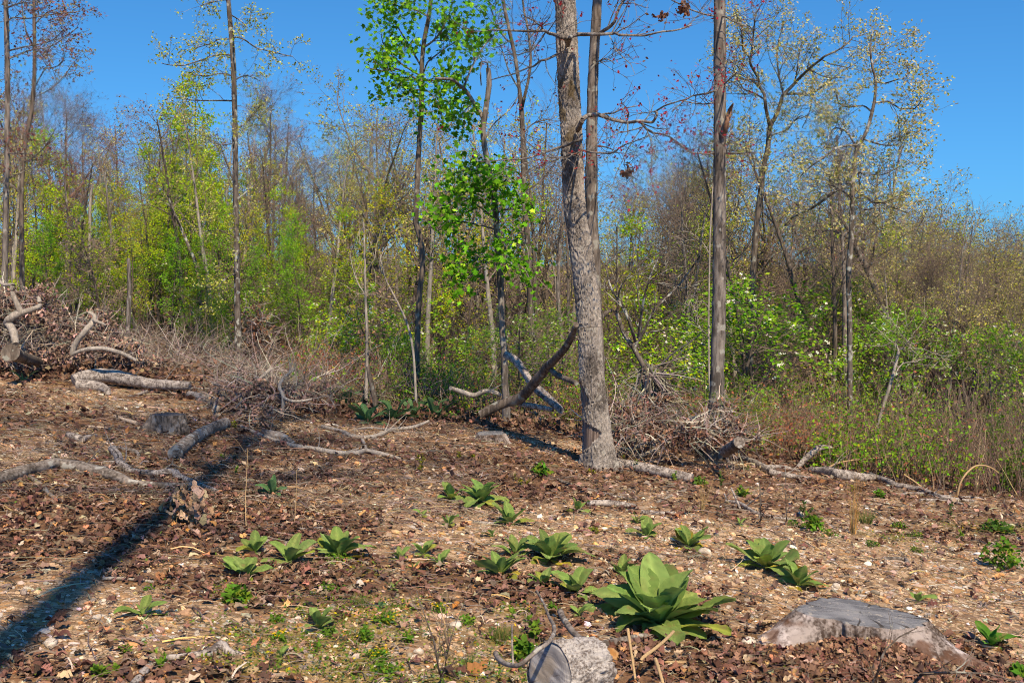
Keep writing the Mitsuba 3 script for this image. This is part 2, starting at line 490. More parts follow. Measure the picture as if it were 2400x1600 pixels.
setting('leaf_litter', mb.ply('matt'), 'brown curled oak leaves lying in drifts over the clearing', 'stuff')

# twigs, straw and splinters
mb = MB()
x, y = strew(17000, 3.2, 13.5, 3, 1.0)
xe = rng.uniform(-60, 1150, 5200)
ce = hit(xe, 1160 - 260 * rng.random(5200) ** 1.2 + 0.05 * xe)
x, y = np.concatenate([x, ce[:, 0]]), np.concatenate([y, ce[:, 1]])
m = len(x)
L = np.clip(0.10 * np.exp(0.6 * rng.normal(size=m)), 0.03, 0.6)
a = rng.normal(0.15, 0.75, m) + np.pi * (rng.random(m) < 0.5)
D = np.stack([np.cos(a), np.sin(a), 0.04 * rng.normal(size=m)], 1)
P = polys(rng, np.stack([x, y, 0 * x], 1), D, L, 4, 0.14)
P[..., 2] = gz(P[..., 0], P[..., 1]) + 0.008 + 0.03 * rng.random(m)[:, None] * np.array([0.2, 1, 1, 0.3])
r0 = np.where(rng.random(m) < 0.85, 0.0014, 0.004) * rng.uniform(0.7, 1.5, m) * (0.7 + 0.06 * y)
v, f = tubes(P, taper(m, 4, r0, r0 * 0.5), 3)
col = tones(rng, m, (0.24, 0.20, 0.165), 0.35, [(0.2, (0.40, 0.34, 0.27)), (0.4, (0.13, 0.095, 0.07)), (0.08, (0.40, 0.27, 0.13))])
mb.add(v, f, np.repeat(col, 12, 0))
setting('twigs', mb.ply('matt'), 'thin grey twigs, splinters and straw strewn over the clearing', 'stuff')

# small ground cover in the foreground
mb = MB()
x, y = strew(80000, 3.2, 8.5, 4, 1.2)
keep = rng.random(len(x)) < mossy(x, y) * 1.3 + 0.010
x, y = x[keep], y[keep]
m = len(x)
col = tones(rng, m, (0.11, 0.20, 0.03), 0.25, [(0.3, (0.20, 0.25, 0.03)), (0.15, (0.16, 0.22, 0.12)), (0.06, (0.55, 0.42, 0.02))])
stamp(mb, *DIAMOND, np.stack([x, y, gz(x, y) + 0.008 + 0.025 * rng.random(m)], 1), frames(rng, unit(np.array([0, 0, 1.0]) + 0.6 * rng.normal(size=(m, 3)))), rng.uniform(0.010, 0.024, m), col)
setting('ground_cover', mb.ply('leaf'), 'tiny green and yellowish creeping weeds between the stones', 'stuff')


# ---------------------------------------------------------------- logs, branches, stumps, stones
def path_px(pts, rpx):
    """Ground polyline from pixels: (px, py) lies on the ground, (px, py, Y) at the depth Y."""
    out, rad = [], []
    rs = np.linspace(rpx[0], rpx[1], len(pts)) if len(rpx) == 2 else rpx
    for p, r in zip(pts, rs):
        if len(p) == 2:
            g = hit(p[0], p[1] + 0.7 * r)
            w = g[1] * r / FPX
            out.append(g + [0, 0, w * 0.9])
        else:
            yy = out[-1][1] + (p[2] if abs(p[2]) < 2 else 0) if abs(p[2]) < 2 else p[2]   # a small third number: that much deeper than the point before
            g = at(p[0], p[1], yy)
            w = yy * r / FPX
            out.append(g)
        rad.append(w)
    return np.array(out), np.array(rad)


_seed = [100]


def branch(name, label, cat, pts, rpx, bsdf='bark_lying', side=(), group=None, sides=9, twig=0, knots=0.16):
    """A dead branch lying about: main stem plus forks, each fork a part."""
    _seed[0] += 1
    r = np.random.default_rng(_seed[0])
    fat = 1.0 if name in ('dry_stalk', 'leaning_log') or max(p[1] for p in pts) > 1380 else 1.28
    P, R = path_px(pts, [w * fat for w in rpx])
    main = MB().add(*limb(P, R, sides, 0.03, knots, _seed[0]))
    if not side and not twig:
        return thing(name, label, cat, group, main.ply(bsdf, smooth=50, color=False))
    k = thing(name, label, cat, group)
    part(k, 'stem', main.ply(bsdf, smooth=50, color=False))
    for sp, sr in side:
        P2, R2 = path_px(sp, [w * fat for w in sr])
        part(k, 'fork', MB().add(*limb(P2, R2, 7, 0.03, knots, _seed[0] + 7)).ply(bsdf, smooth=50, color=False))
    if twig:
        Pc, Rc = resample(P, R, 8)
        S, D, r0, _ = sprout(r, Pc[None], Rc[None], twig, 0.2, 1.0, 45, 15, 0.15)
        L = r.uniform(0.1, 0.45, len(S))
        Q = polys(r, S, D, L, 5, 0.2)
        v, f = tubes(Q, taper(len(S), 5, np.minimum(r0 * 0.5, 0.006), 0.0015), 4)
        part(k, 'twigs', MB().add(v, f).ply(bsdf, color=False), kind='stuff')
    return k


branch('fallen_branch', 'long bark-covered limb arching along the ground at the left edge', 'branch', [(-30, 1130), (45, 1111), (89, 1099), (140, 1087, 7.25), (193, 1096, 7.2), (238, 1108), (283, 1123), (315, 1135), (372, 1138), (417, 1138), (476, 1141)], [13, 13, 12.5, 12, 12, 11, 10, 8, 6, 6, 5],
       side=[([(68, 1117), (98, 1138), (119, 1161), (155, 1179)], [5, 3])], twig=5)
branch('fallen_branch', 'twisted silver-grey branch with a forked knobbly end beyond the long limb', 'branch', [(262, 1051, 8.05), (274, 1066), (292, 1096), (312, 1105), (357, 1111), (402, 1108), (423, 1120), (476, 1138)], [7, 8, 8, 6, 7, 8, 7, 3], 'weathered_wood',
       side=[([(268, 1051, 8.1), (298, 1057, 8.2), (324, 1070)], [7, 6, 3]), ([(423, 1118), (470, 1136), (520, 1155)], [5, 4, 3]), ([(286, 1085), (262, 1083), (242, 1084)], [5, 3, 3])], twig=5)
branch('log', 'straight grey log lying aslant behind the small stump', 'log', [(411, 1066), (464, 1024), (527, 995)], [14, 11.5, 11], 'bark_lying', sides=14, knots=0.08)
branch('log', 'weathered pale trunk half sunk in brush, with a split hollow end', 'log', [(172, 890), (205, 884, 0.1), (245, 880, 0.1), (298, 889, -0.1), (357, 899, -0.1), (446, 904, 0)], [12, 14, 14, 12, 10, 8], 'weathered_wood', side=[([(182, 898), (225, 900), (252, 912)], [11, 10, 6]), ([(357, 908), (330, 918), (300, 926)], [4, 2])], sides=12, twig=6)
branch('fallen_branch', 'crooked pale branch end running from the weathered trunk to the log', 'branch', [(443, 922), (476, 934), (512, 950), (503, 964)], [7, 9, 10, 6], 'weathered_wood', side=[([(446, 912), (470, 906), (500, 900, 10.2)], [4, 2])], twig=4)
branch('fallen_branch', 'thin pale lichened branch lying across the middle of the clearing', 'branch', [(565, 1000), (640, 1030), (700, 1048), (745, 1054), (789, 1062), (834, 1062), (858, 1057), (908, 1068), (944, 1078)], [3.5, 4, 5, 5, 5, 5, 5, 4.5, 3], 'bark_pale', side=[([(858, 1056), (853, 1040), (848, 1027)], [4, 3]), ([(852, 1048), (833, 1054), (816, 1058)], [3, 2])], twig=6)
branch('fallen_branch', 'slender branch curving up towards the far mulleins', 'branch', [(755, 1000), (804, 1013), (834, 1025), (861, 1026), (893, 1019), (914, 1008), (953, 1003, 0.1), (1006, 986, 0.1)], [3.5, 4, 4, 4.5, 4.5, 4, 3.5, 2.5], 'bark_pale', side=[([(834, 1022), (800, 1019), (870, 1004, 9.6)][:2], [3, 2]), ([(914, 1008), (880, 1004), (830, 1008)], [3, 2])], twig=5)
branch('bark_slab', 'split slab of rough bark beside the thin pale branch', 'bark', [(618, 1016), (655, 1026), (690, 1042)], [7, 10, 5], 'bark_lying', knots=0.3)
branch('log', 'barkless pinkish-grey log lying behind the foot of the big trunk', 'log', [(1446, 1086), (1504, 1098), (1560, 1110), (1622, 1123)], [9, 10, 10, 9], 'weathered_wood', sides=14, knots=0.07)
branch('wood_piece', 'short smooth silvery piece of wood on gravel below the big trunk', 'wood', [(1379, 1181), (1428, 1180), (1491, 1188)], [6, 6.5, 5], 'weathered_wood', knots=0.08)
branch('wood_piece', 'flat pale stick lying on gravel above the paired mulleins', 'wood', [(1504, 1199), (1545, 1203), (1582, 1202)], [4, 4, 3], 'weathered_wood')
branch('fallen_branch', 'forked bleached branch lying at the brush edge beyond the grey trunk', 'branch', [(1695, 1056), (1734, 1066), (1772, 1084), (1810, 1106), (1860, 1113), (1899, 1119)], [4, 5, 6.5, 6, 5, 4], 'weathered_wood', side=[([(1772, 1083), (1800, 1090), (1843, 1089), (1875, 1092)], [5, 5, 4, 2]), ([(1675, 1043), (1698, 1066), (1708, 1079)], [4, 4, 3])], twig=7)
branch('log', 'dark gnarled log end lying at the foot of the tall weeds', 'log', [(1898, 1092), (1940, 1102), (1966, 1108), (2004, 1110), (2048, 1114)], [6, 10, 10.5, 9, 6], 'weathered_wood', knots=0.22, twig=3)
branch('fallen_branch', 'straight grey pole slanting down into the tall weeds', 'branch', [(2024, 1094), (2055, 1112), (2093, 1130), (2157, 1147), (2221, 1162), (2283, 1174)], [5, 6, 6, 5, 4, 2.5], 'weathered_wood', side=[([(2157, 1147), (2210, 1160), (2300, 1166)], [3, 2])], twig=4)
branch('stick', 'thin bleached stick below the grey pole at the weeds', 'stick', [(2157, 1172), (2221, 1173), (2275, 1188)], [3, 3, 2], 'weathered_wood')
branch('stick', 'curved stick lying just above the thin bleached stick', 'stick', [(2114, 1160), (2157, 1156), (2208, 1165), (2250, 1168)], [3, 3, 2], 'weathered_wood')
branch('fallen_branch', 'thin silver branch snaking over gravel below the bleached branch', 'branch', [(1700, 1174), (1731, 1179), (1772, 1203), (1810, 1213), (1865, 1220)], [3, 4, 4, 4, 2.5], 'weathered_wood', side=[([(1735, 1193), (1725, 1168, 0.05), (1713, 1142, 0.05)], [2.5, 1.5]), ([(1705, 1174), (1697, 1155, 0.03)], [2, 1.5])], twig=3)
branch('fallen_branch', 'long bare branch sloping up from the brown brush to the grey trunk', 'branch', [(1479, 1052), (1530, 1030, 0.2), (1581, 1002, 0.2), (1619, 981, 0.2), (1662, 966, 0.2)], [4, 4, 3.5, 3, 2.5], 'bark_pale', side=[([(1479, 1048), (1460, 1050), (1445, 1046)], [3, 2]), ([(1541, 1042), (1565, 1026, 0.1), (1595, 1008, 0.2)], [3, 2])], twig=4)
branch('stick', 'straight thin stick lying aslant before the barkless log', 'stick', [(1540, 1177), (1578, 1160), (1617, 1142)], [2.5, 1.8], 'bark_pale')
branch('stick', 'long thin brown stick lying below the foot of the big trunk', 'stick', [(1310, 1126), (1402, 1152), (1491, 1172)], [2.6, 1.8], 'bark_lying')
branch('stick', 'short grey stick sloping up out of the brush before the barkless log', 'stick', [(1497, 1071), (1525, 1058, 0.02), (1545, 1048, 0.02)], [3.5, 3], 'bark_pale')
branch('wood_piece', 'grey crooked log piece jutting from weeds above the dark log', 'wood', [(1872, 1082), (1898, 1066, 0), (1925, 1048, 0.05), (1950, 1050, 0.05)], [5, 6, 6, 3], 'weathered_wood')
branch('dry_stalk', 'straw-coloured stalk bent over the dark gnarled log', 'stalk', [(1922, 1101), (1979, 1081, 0.1), (2055, 1073, 0), (2093, 1068, 0.1)], [2.2, 1.6], 'straw')
branch('dry_stalk', 'kinked straw stalk standing in weeds near the leafy bush at the edge', 'stalk', [(2244, 1160), (2254, 1125, 0), (2292, 1090, 0.1), (2340, 1108, 0.1)], [2.2, 2.2, 2, 1.5], 'straw')
branch('dry_stalk', 'straw stalk leaning down towards the grey pole', 'stalk', [(2172, 1150), (2145, 1129, 0.05), (2119, 1112, 0.05)], [2.2, 1.7], 'straw')
branch('wood_piece', 'dark chip of wood standing on edge in the shaded soil', 'wood', [(163, 1019, 8.6), (178, 1026), (190, 1031)], [5, 7, 6], 'weathered_wood', knots=0.3)
branch('wood_piece', 'pale chip leaning against the dark chip in the shaded soil', 'wood', [(192, 1031), (208, 1025), (225, 1020, 8.6)], [6, 5, 3], 'weathered_wood', knots=0.3)
branch('stick', 'freshly split cream stick to the left of the small stump', 'stick', [(268, 977), (295, 985), (321, 993)], [3.5, 4], 'split_wood')
branch('stick', 'cream splinter lying lower than the split stick by the small stump', 'stick', [(208, 1001), (232, 1003), (258, 1005)], [3.5, 3], 'split_wood')
branch('wood_piece', 'curved weathered root lying near the bottom edge', 'wood', [(316, 1549), (372, 1543), (430, 1539), (499, 1527), (520, 1512), (538, 1530), (566, 1532)], [6, 8, 8, 12, 12, 11, 4], 'weathered_wood', knots=0.2)
branch('wood_piece', 'lower grey root fork bending down out of the bottom edge', 'wood', [(313, 1612), (330, 1585), (351, 1561), (385, 1557), (417, 1557)], [13, 11, 9, 7, 3], 'weathered_wood', knots=0.2)
branch('stick', 'pale crooked twig by the bottom edge right of the roots', 'stick', [(607, 1600), (625, 1588), (637, 1580), (668, 1580), (700, 1586)], [3.5, 3.5, 3.5, 3, 2], 'bark_pale')
branch('stick', 'thin pale stick lying across the tree shadow end', 'stick', [(240, 1356), (300, 1356), (362, 1364)], [3.5, 2.5], 'bark_pale')
branch('stick', 'small bleached stick lying beside the triple-leaved mullein', 'stick', [(1108, 1223), (1140, 1226), (1172, 1227)], [3, 3.5], 'weathered_wood')
branch('stick', 'grey snaking stick above the yellow-leaved mullein', 'stick', [(694, 1238), (720, 1241), (750, 1238), (784, 1249)], [2.5, 3.5, 3.5, 3], 'weathered_wood')
branch('stick', 'dark hooked stick on the gravel slope past the big stump', 'stick', [(2068, 1309), (2098, 1309), (2122, 1310), (2127, 1318), (2114, 1321)], [3, 3.5, 4, 4, 3], 'bark_lying')
branch('fallen_branch', 'bare branch with bark peeling, lying at the mullein group edge', 'branch', [(1392, 1516), (1454, 1504), (1516, 1493), (1556, 1498)], [11, 10, 9, 5], 'bark_lying', sides=10)
branch('stick', 'thick dark-tipped stick leaning beside the cut log', 'stick', [(1313, 1432, 4.35), (1337, 1473, 4.1), (1368, 1504, 3.95), (1385, 1532, 3.85), (1386, 1560, 3.8)], [7.5, 8, 7.5, 6, 5], 'bark_lying')
branch('stick', 'forked dead twig bent across the face of the cut log', 'stick', [(1258, 1384, 4.3), (1282, 1432, 4.05), (1299, 1470, 3.72), (1265, 1518, 3.42), (1227, 1552, 3.4), (1203, 1559, 3.45), (1162, 1530, 3.65)], [2.5, 3.5, 5, 5.5, 5.5, 6, 7], 'bark_lying', side=[([(1203, 1559, 3.45), (1200, 1500, 3.5), (1200, 1465, 3.6)], [3, 2])])
scene['straw'] = two({'type': 'diffuse', 'reflectance': {'type': 'rgb', 'value': [0.46, 0.33, 0.18]}})
scene['split_wood'] = two({'type': 'diffuse', 'reflectance': {'type': 'rgb', 'value': [0.62, 0.49, 0.36]}})
branch('dry_stalk', 'cut straw stalk standing upright before the giant mullein', 'stalk', [(1489, 1590, 3.75), (1480, 1530, 3.85), (1471, 1473, 3.95)], [3.2, 3.2, 4], 'straw')
branch('dry_stalk', 'long straw stalk leaning from the giant mullein down to the litter', 'stalk', [(1578, 1479, 4.25), (1540, 1515, 4.05), (1503, 1545, 3.95), (1497, 1560)], [3.6, 4.4, 4.4, 4], 'straw')
branch('dry_stalk', 'short thick straw stub at the bottom edge', 'stalk', [(1555, 1605, 3.65), (1545, 1570, 3.72), (1536, 1544, 3.8)], [4, 4.2, 5], 'straw')
branch('dry_stalk', 'thin straw stalk lying flat behind the thick stub', 'stalk', [(1538, 1549), (1600, 1552), (1675, 1556)], [3.4, 2.6], 'straw')


def stump(name, label, px, py, h, rx, ry, tilt, flares, seed, cut_label=None, rough=0.05, side='stump_side', face='cut_face', sides=150, base_out=1.10):
    """A cut stump: bark sides that flare into roots, a cut face with rings and cracks. flares: (angle in degrees, reach, width in degrees)."""
    r = np.random.default_rng(seed)
    g = hit(px, py, h)
    th = np.arange(sides) * 2 * np.pi / sides
    circ = np.stack([np.cos(th), np.sin(th), 0 * th], 1)
    wob = 1 + 0.34 * (meshkit.fbm(circ * 1.4 + seed, 3, seed) - 0.5) + 0.05 * (meshkit.fbm(circ * 7, 2, seed + 1) - 0.5)
    lobes = 0 * th
    fl = 0 * th
    for a, reach, width in flares:
        dth = (np.degrees(th) - a + 180) % 360 - 180
        w = np.exp(-(dth / width) ** 2)
        fl = fl + reach * w
        lobes = lobes + 0.16 * w
    wob = wob * (0.93 + lobes)
    V = []
    rows = 26
    for k in range(rows):
        s = k / (rows - 1)                                   # 0 top, 1 below ground
        drop = s ** 1.25
        rad = wob * (1 + (base_out - 1) * s)
        xy = circ[:, :2] * [rx, ry] * rad[:, None] + circ[:, :2] * (fl * drop)[:, None]
        zt = h + tilt[0] * xy[:, 0] + tilt[1] * xy[:, 1]
        wx, wy = g[0] + xy[:, 0], g[1] + xy[:, 1]
        z = (g[2] + zt) * (1 - s) + (gz(wx, wy) - 0.05) * s
        cr = np.stack([wx, wy, z], 1)
        groove = meshkit.fbm(np.stack([th * 14 * rx, 0 * th + s * 1.1 * h / 0.15, 0 * th + seed], 1) * 3.0, 3, seed + 5) - 0.5
        cr[:, :2] += circ[:, :2] * (groove * rough * 1.7 * (0.35 + s))[:, None]
        V.append(cr)
    V = np.array(V)
    i, j = np.meshgrid(np.arange(rows - 1), np.arange(sides), indexing='ij')
    q = np.stack([i * sides + j, (i + 1) * sides + j, (i + 1) * sides + (j + 1) % sides, i * sides + (j + 1) % sides], -1).reshape(-1, 4)
    k = thing(name, label, 'stump')
    part(k, 'trunk', mikit.ply((V.reshape(-1, 3), q), side, smooth=60))
    C = V[0].mean(0)
    F, n_in = [], 14
    for a in range(n_in + 1):
        t = 1 - a / n_in * 0.985
        ring = C + (V[0] - C) * t
        ring[:, 2] += 0.004 + 0.004 * (meshkit.noise(np.stack([th * 30, 0 * th + t * 3, 0 * th], 1), seed) - 0.5) - (0.012 * np.clip((t - 0.93) / 0.07, 0, 1) ** 2)
        F.append(ring)
    F = np.array(F)
    i, j = np.meshgrid(np.arange(n_in), np.arange(sides), indexing='ij')
    q = np.stack([i * sides + j, i * sides + (j + 1) % sides, (i + 1) * sides + (j + 1) % sides, (i + 1) * sides + j], -1).reshape(-1, 4)
    th2, rr = np.tile(th, n_in + 1), np.repeat(1 - np.arange(n_in + 1) / n_in * 0.985, sides)
    part(k, 'cut_face', mikit.ply((F.reshape(-1, 3), q), face, smooth=True, uv=np.stack([rr * math.sqrt(rx * ry) * np.cos(th2), rr * math.sqrt(rx * ry) * np.sin(th2)], 1)), cut_label)
    return g, k


def cut_fn(p, n, uv):
    r = dr.sqrt(uv.x * uv.x + uv.y * uv.y)
    w = fbm(uv.x * 6, uv.y * 6, 0, 2)
    rings = 0.5 + 0.5 * dr.sin((r + w * 0.03) * 520)
    a = dr.atan2(uv.y, uv.x)
    crack = smoothstep(0.70, 0.80, noise(a * 13 + 1.5 * w, r * 5)) * smoothstep(0.03, 0.10, r) * smoothstep(0.45, 0.6, noise(a * 3 + 5, r * 11))
    saw = noise(p.x * 9 + p.y * 120, p.x * 6)
    c = mix((0.105, 0.112, 0.128), (0.235, 0.245, 0.265), smoothstep(0.2, 0.8, 0.10 * rings + 0.35 * saw + 0.6 * fbm(p.x * 11, p.y * 11, 0, 3)))
    c = mix(c, (0.36, 0.34, 0.31), smoothstep(0.70, 0.78, fbm(p.x * 45, p.y * 45, 3, 2)) * 0.6)
    return mix(c, (0.045, 0.04, 0.038), crack * 0.85)


scene['cut_face'] = two({'type': 'diffuse', 'reflectance': proc(cut_fn)})


def stump_fn(p, n, uv):
    g = 0.55 * fbm(p.x * 70, p.y * 70, p.z * 14, 3) + 0.45 * fbm(p.x * 90, p.y * 90, p.z * 80, 2)
    b = fbm(p.x * 6.5 + 2, p.y * 6.5, p.z * 5, 3)
    c = mix((0.07, 0.052, 0.043), (0.36, 0.315, 0.295), smoothstep(0.36, 0.64, g * 0.55 + b * 0.45))
    c = mix(c, mix((0.25, 0.21, 0.20), (0.56, 0.51, 0.50), smoothstep(0.35, 0.6, g)), smoothstep(0.52, 0.62, fbm(p.x * 5 + 11, p.y * 5, p.z * 4, 3)) * 0.75)
    return mix(c, (0.13, 0.07, 0.045), smoothstep(0.58, 0.68, fbm(p.x * 7 + 31, p.y * 7, p.z * 7, 3)) * 0.8)


scene['stump_dark'] = bark((0.05, 0.042, 0.036), (0.25, 0.215, 0.19), scale=1.2, lichen=(0.33, 0.31, 0.29), lichen_at=0.58)
scene['dark_face'] = two({'type': 'diffuse', 'reflectance': proc(lambda p, n, uv: mix((0.06, 0.062, 0.07), (0.14, 0.14, 0.15), fbm(p.x * 40, p.y * 40, 2, 3)))})
scene['stump_side'] = two({'type': 'diffuse', 'reflectance': proc(stump_fn)})
G_STUMP, _ = stump('tree_stump', 'wide grey stump with flaring roots and a blue-grey sawn top', 2018, 1436, 0.15, 0.315, 0.185, (-0.10, 0.02), [(192, 0.26, 20), (215, 0.22, 14), (255, 0.04, 14), (328, 0.50, 15), (308, 0.22, 10), (285, 0.05, 14), (5, 0.2, 22), (110, 0.1, 30)], 3, 'blue-grey sawn face with rings and cracks')
stump('tree_stump', 'small upright stump with a dark flat top beside the grey log', 395, 970, 0.17, 0.15, 0.10, (0, 0.0), [(195, 0.20, 18), (300, 0.06, 25), (340, 0.08, 20)], 4, sides=90, side='stump_dark', face='dark_face')
stump('tree_stump', 'low wide rotten stump half buried beyond the leaning tree shadow', 1150, 1014, 0.10, 0.16, 0.14, (0, 0.0), [(240, 0.06, 30), (330, 0.06, 30)], 5, sides=80, rough=0.07)

# leaves drifted up against its front
mb = MB()
rd = np.random.default_rng(31)
n = 2600
a, q = np.radians(rd.uniform(205, 325, n)), rd.uniform(0.75, 2.1, n)
x, y = G_STUMP[0] + 0.36 * q * np.cos(a), G_STUMP[1] + 0.27 * q * np.sin(a)
z = gz(x, y) + np.clip(0.075 - 0.085 * (q - 0.75), 0, 0.08) * np.sin(np.pi * (np.degrees(a) - 205) / 120) ** 0.7 * rd.uniform(0.75, 1.05, n)
which = rd.integers(0, 7, n)
s_, c_ = rd.uniform(0.025, 0.07, n), tones(rd, n, (0.20, 0.115, 0.08), 0.3, [(0.25, (0.30, 0.185, 0.125)), (0.12, (0.11, 0.07, 0.06)), (0.08, (0.42, 0.30, 0.2))])
for w in range(7):
    k = which == w
    stamp(mb, *DRY[w], np.stack([x, y, z], 1)[k], frames(rd, unit(np.array([0, -0.25, 1]) + 0.4 * rd.normal(size=(k.sum(), 3)))), s_[k], c_[k])
setting('leaf_drift', mb.ply('matt'), 'brown leaves drifted up against the front of the wide stump', 'stuff')

# the short cut log in the foreground
C, ax = at(1284, 1585, 3.66), unit(np.array([0.72, 0.62, -0.18]))
u_ = unit(np.cross(ax, [0, 0, 1.0]))
w_ = np.cross(u_, ax)
th = np.arange(110) * 2 * np.pi / 110
R0 = 0.126 * (1 + 0.30 * (meshkit.fbm(np.stack([np.cos(th), np.sin(th), 0 * th], 1) * 1.5, 2, 4) - 0.5))
rim = R0[:, None] * (np.cos(th)[:, None] * u_ + np.sin(th)[:, None] * w_)
V = []
for s in np.linspace(0, 1, 26):
    nz = 1.03 + 0.26 * (meshkit.fbm(np.stack([th * 5, 0 * th + s * 2.5, 0 * th], 1) * 2.2, 3, 6) - 0.5)
    V.append(C + ax * 0.24 * s + rim * (nz if s > 0 else 1.0 + 0 * nz)[:, None])
V = np.array(V)
i, j = np.meshgrid(np.arange(25), np.arange(110), indexing='ij')
q = np.stack([i * 110 + j, (i + 1) * 110 + j, (i + 1) * 110 + (j + 1) % 110, i * 110 + (j + 1) % 110], -1).reshape(-1, 4)


def flaky_fn(p, n, uv):
    g = fbm(p.x * 140, p.y * 140, p.z * 140, 3)
    b = fbm(p.x * 18, p.y * 18, p.z * 18, 3)
    return mix((0.13, 0.11, 0.10), (0.46, 0.44, 0.42), smoothstep(0.34, 0.66, g * 0.55 + b * 0.45))


scene['flaky_bark'] = two({'type': 'diffuse', 'reflectance': proc(flaky_fn)})
klog = thing('cut_log', 'short round of grey log with a smooth sawn face and flaky bark', 'log')
part(klog, 'bark', mikit.ply((V.reshape(-1, 3), q), 'flaky_bark', smooth=60))
F = np.array([C + rim * t + ax * (0.022 * max(t - 0.8, 0) ** 1.5 / 0.0894 - 0.008 + 0.012 * (meshkit.fbm((C + rim * t) * 22, 3, 8)[:, None] - 0.5)) for t in np.linspace(1, 0.01, 12)])
i, j = np.meshgrid(np.arange(11), np.arange(110), indexing='ij')
q = np.stack([i * 110 + j, i * 110 + (j + 1) % 110, (i + 1) * 110 + (j + 1) % 110, (i + 1) * 110 + j], -1).reshape(-1, 4)


def log_face_fn(p, n, uv):
    r = dr.sqrt(uv.x * uv.x + uv.y * uv.y)
    g = 0.08 * (0.5 + 0.5 * dr.sin(r * 620 + 6 * fbm(uv.x * 9, uv.y * 9, 0, 2))) + 0.92 * fbm(uv.x * 20 + 60 * uv.y, uv.y * 30, 0, 3)
    c = mix((0.17, 0.17, 0.185), (0.40, 0.395, 0.40), smoothstep(0.3, 0.7, g))
    c = mix(c, (0.34, 0.28, 0.20), smoothstep(0.55, 0.75, fbm(uv.x * 9 + 4, uv.y * 9, 0, 3)) * 0.6)
    a = dr.atan2(uv.y, uv.x)
    return mix(c, (0.10, 0.09, 0.085), smoothstep(0.82, 0.88, noise(a * 5 + 2, r * 5)) * smoothstep(0.02, 0.07, r) * 0.8)


scene['log_face'] = two({'type': 'diffuse', 'reflectance': proc(log_face_fn)})
rr = np.repeat(np.linspace(1, 0.01, 12), 110) * 0.142
part(klog, 'cut_face', mikit.ply((F.reshape(-1, 3), q), 'log_face', smooth=True, uv=np.stack([rr * np.cos(np.tile(th, 12)), rr * np.sin(np.tile(th, 12))], 1)), 'smooth blue-grey sawn end of the log')

# cut log end at the brush edge beyond the grey trunk
branch('log', 'sawn log end pointing out of the brush past the grey trunk', 'log', [(1700, 1058, 9.7), (1733, 1036, 9.3)], [11, 11], 'bark_lying', sides=16, knots=0.05)


# loose stones, each its own
def stone_fn(p, n, uv):
    g = fbm(p.x * 40, p.y * 40, p.z * 40, 3)
    return mix((0.42, 0.36, 0.28), (0.66, 0.60, 0.52), smoothstep(0.3, 0.7, g))


scene['stone'] = two({'type': 'diffuse', 'reflectance': proc(stone_fn)})
scene['orange_stone'] = two({'type': 'diffuse', 'reflectance': proc(lambda p, n, uv: mix((0.34, 0.17, 0.06), (0.55, 0.34, 0.16), smoothstep(0.3, 0.7, fbm(p.x * 30, p.y * 30, p.z * 30, 3))))})
ROCKS = [(120, 1512, 46, 'large pale rock at the edge of the long tree shadow'), (243, 1413, 19, 'white upright flake of stone near the lone rosette by the shadow'), (213, 1437, 13, 'small white stone below the upright flake'), (351, 1529, 30, 'white flat stone above the weathered root'),
         (460, 1487, 23, 'thin white stone between the root and the flat rosette'), (128, 1594, 20, 'white stone at the bottom edge below the large pale rock'), (843, 1380, 28, 'pyramid-shaped pale stone beside the tiny mullein'), (1065, 1470, 34, 'broken whitish rock in the weedy gravel'),
         (864, 1151, 14, 'round cream stone near the yellow sapling'), (857, 1134, 12, 'grey stone above the round cream stone'), (1007, 1126, 20, 'pinkish flat stone beside the yellow sapling'), (766, 1062, 15, 'bright white stone behind the thin pale branch'), (892, 1066, 13, 'cream stone near the fork of the thin pale branch'),
         (1484, 1287, 20, 'pinkish stone between two mullein groups'), (1516, 1288, 15, 'small white stone under the paired mulleins'), (1558, 1524, 27, 'tan angular stone below the giant mullein'), (1960, 1376, 27, 'cream block of stone behind the wide stump'), (1755, 1510, 50, 'large tan stone at the root of the wide stump'),
         (1693, 1483, 18, 'white stone below the giant mullein leaves'), (1893, 1180, 26, 'white stone behind the dark leafy sapling'), (1875, 1212, 30, 'flat tan stone below the dark leafy sapling'), (2263, 1378, 17, 'small cream stone on the gravel slope'), (1652, 1299, 34, 'pinkish rock by the yellow-tipped mullein'),
         (1420, 1545, 64, 'orange broken block beside the cut log'), (1440, 1165, 14, 'white chip of stone under the smooth wood piece'), (2232, 1290, 22, 'grey-tan stone among moss cushions'), (760, 1345, 15, 'white stone above the leafy litter'), (520, 1418, 14, 'cream stone near the green clump'), (2110, 1505, 16, 'white stone by the root of the wide stump'), (700, 1450, 20, 'tan stone near the flat rosette'),
         (1000, 1490, 22, 'white broken stone among yellow weeds'), (980, 1530, 26, 'flat grey stone near the dark dead stalk'), (1180, 1425, 18, 'pale stone behind the grass tuft'), (2290, 1480, 20, 'white stone by the glossy plant'), (2210, 1330, 16, 'tan pebble past the wide stump'), (1660, 1225, 22, 'pale flat stone near the snaking silver branch')]
rk = np.random.default_rng(77)
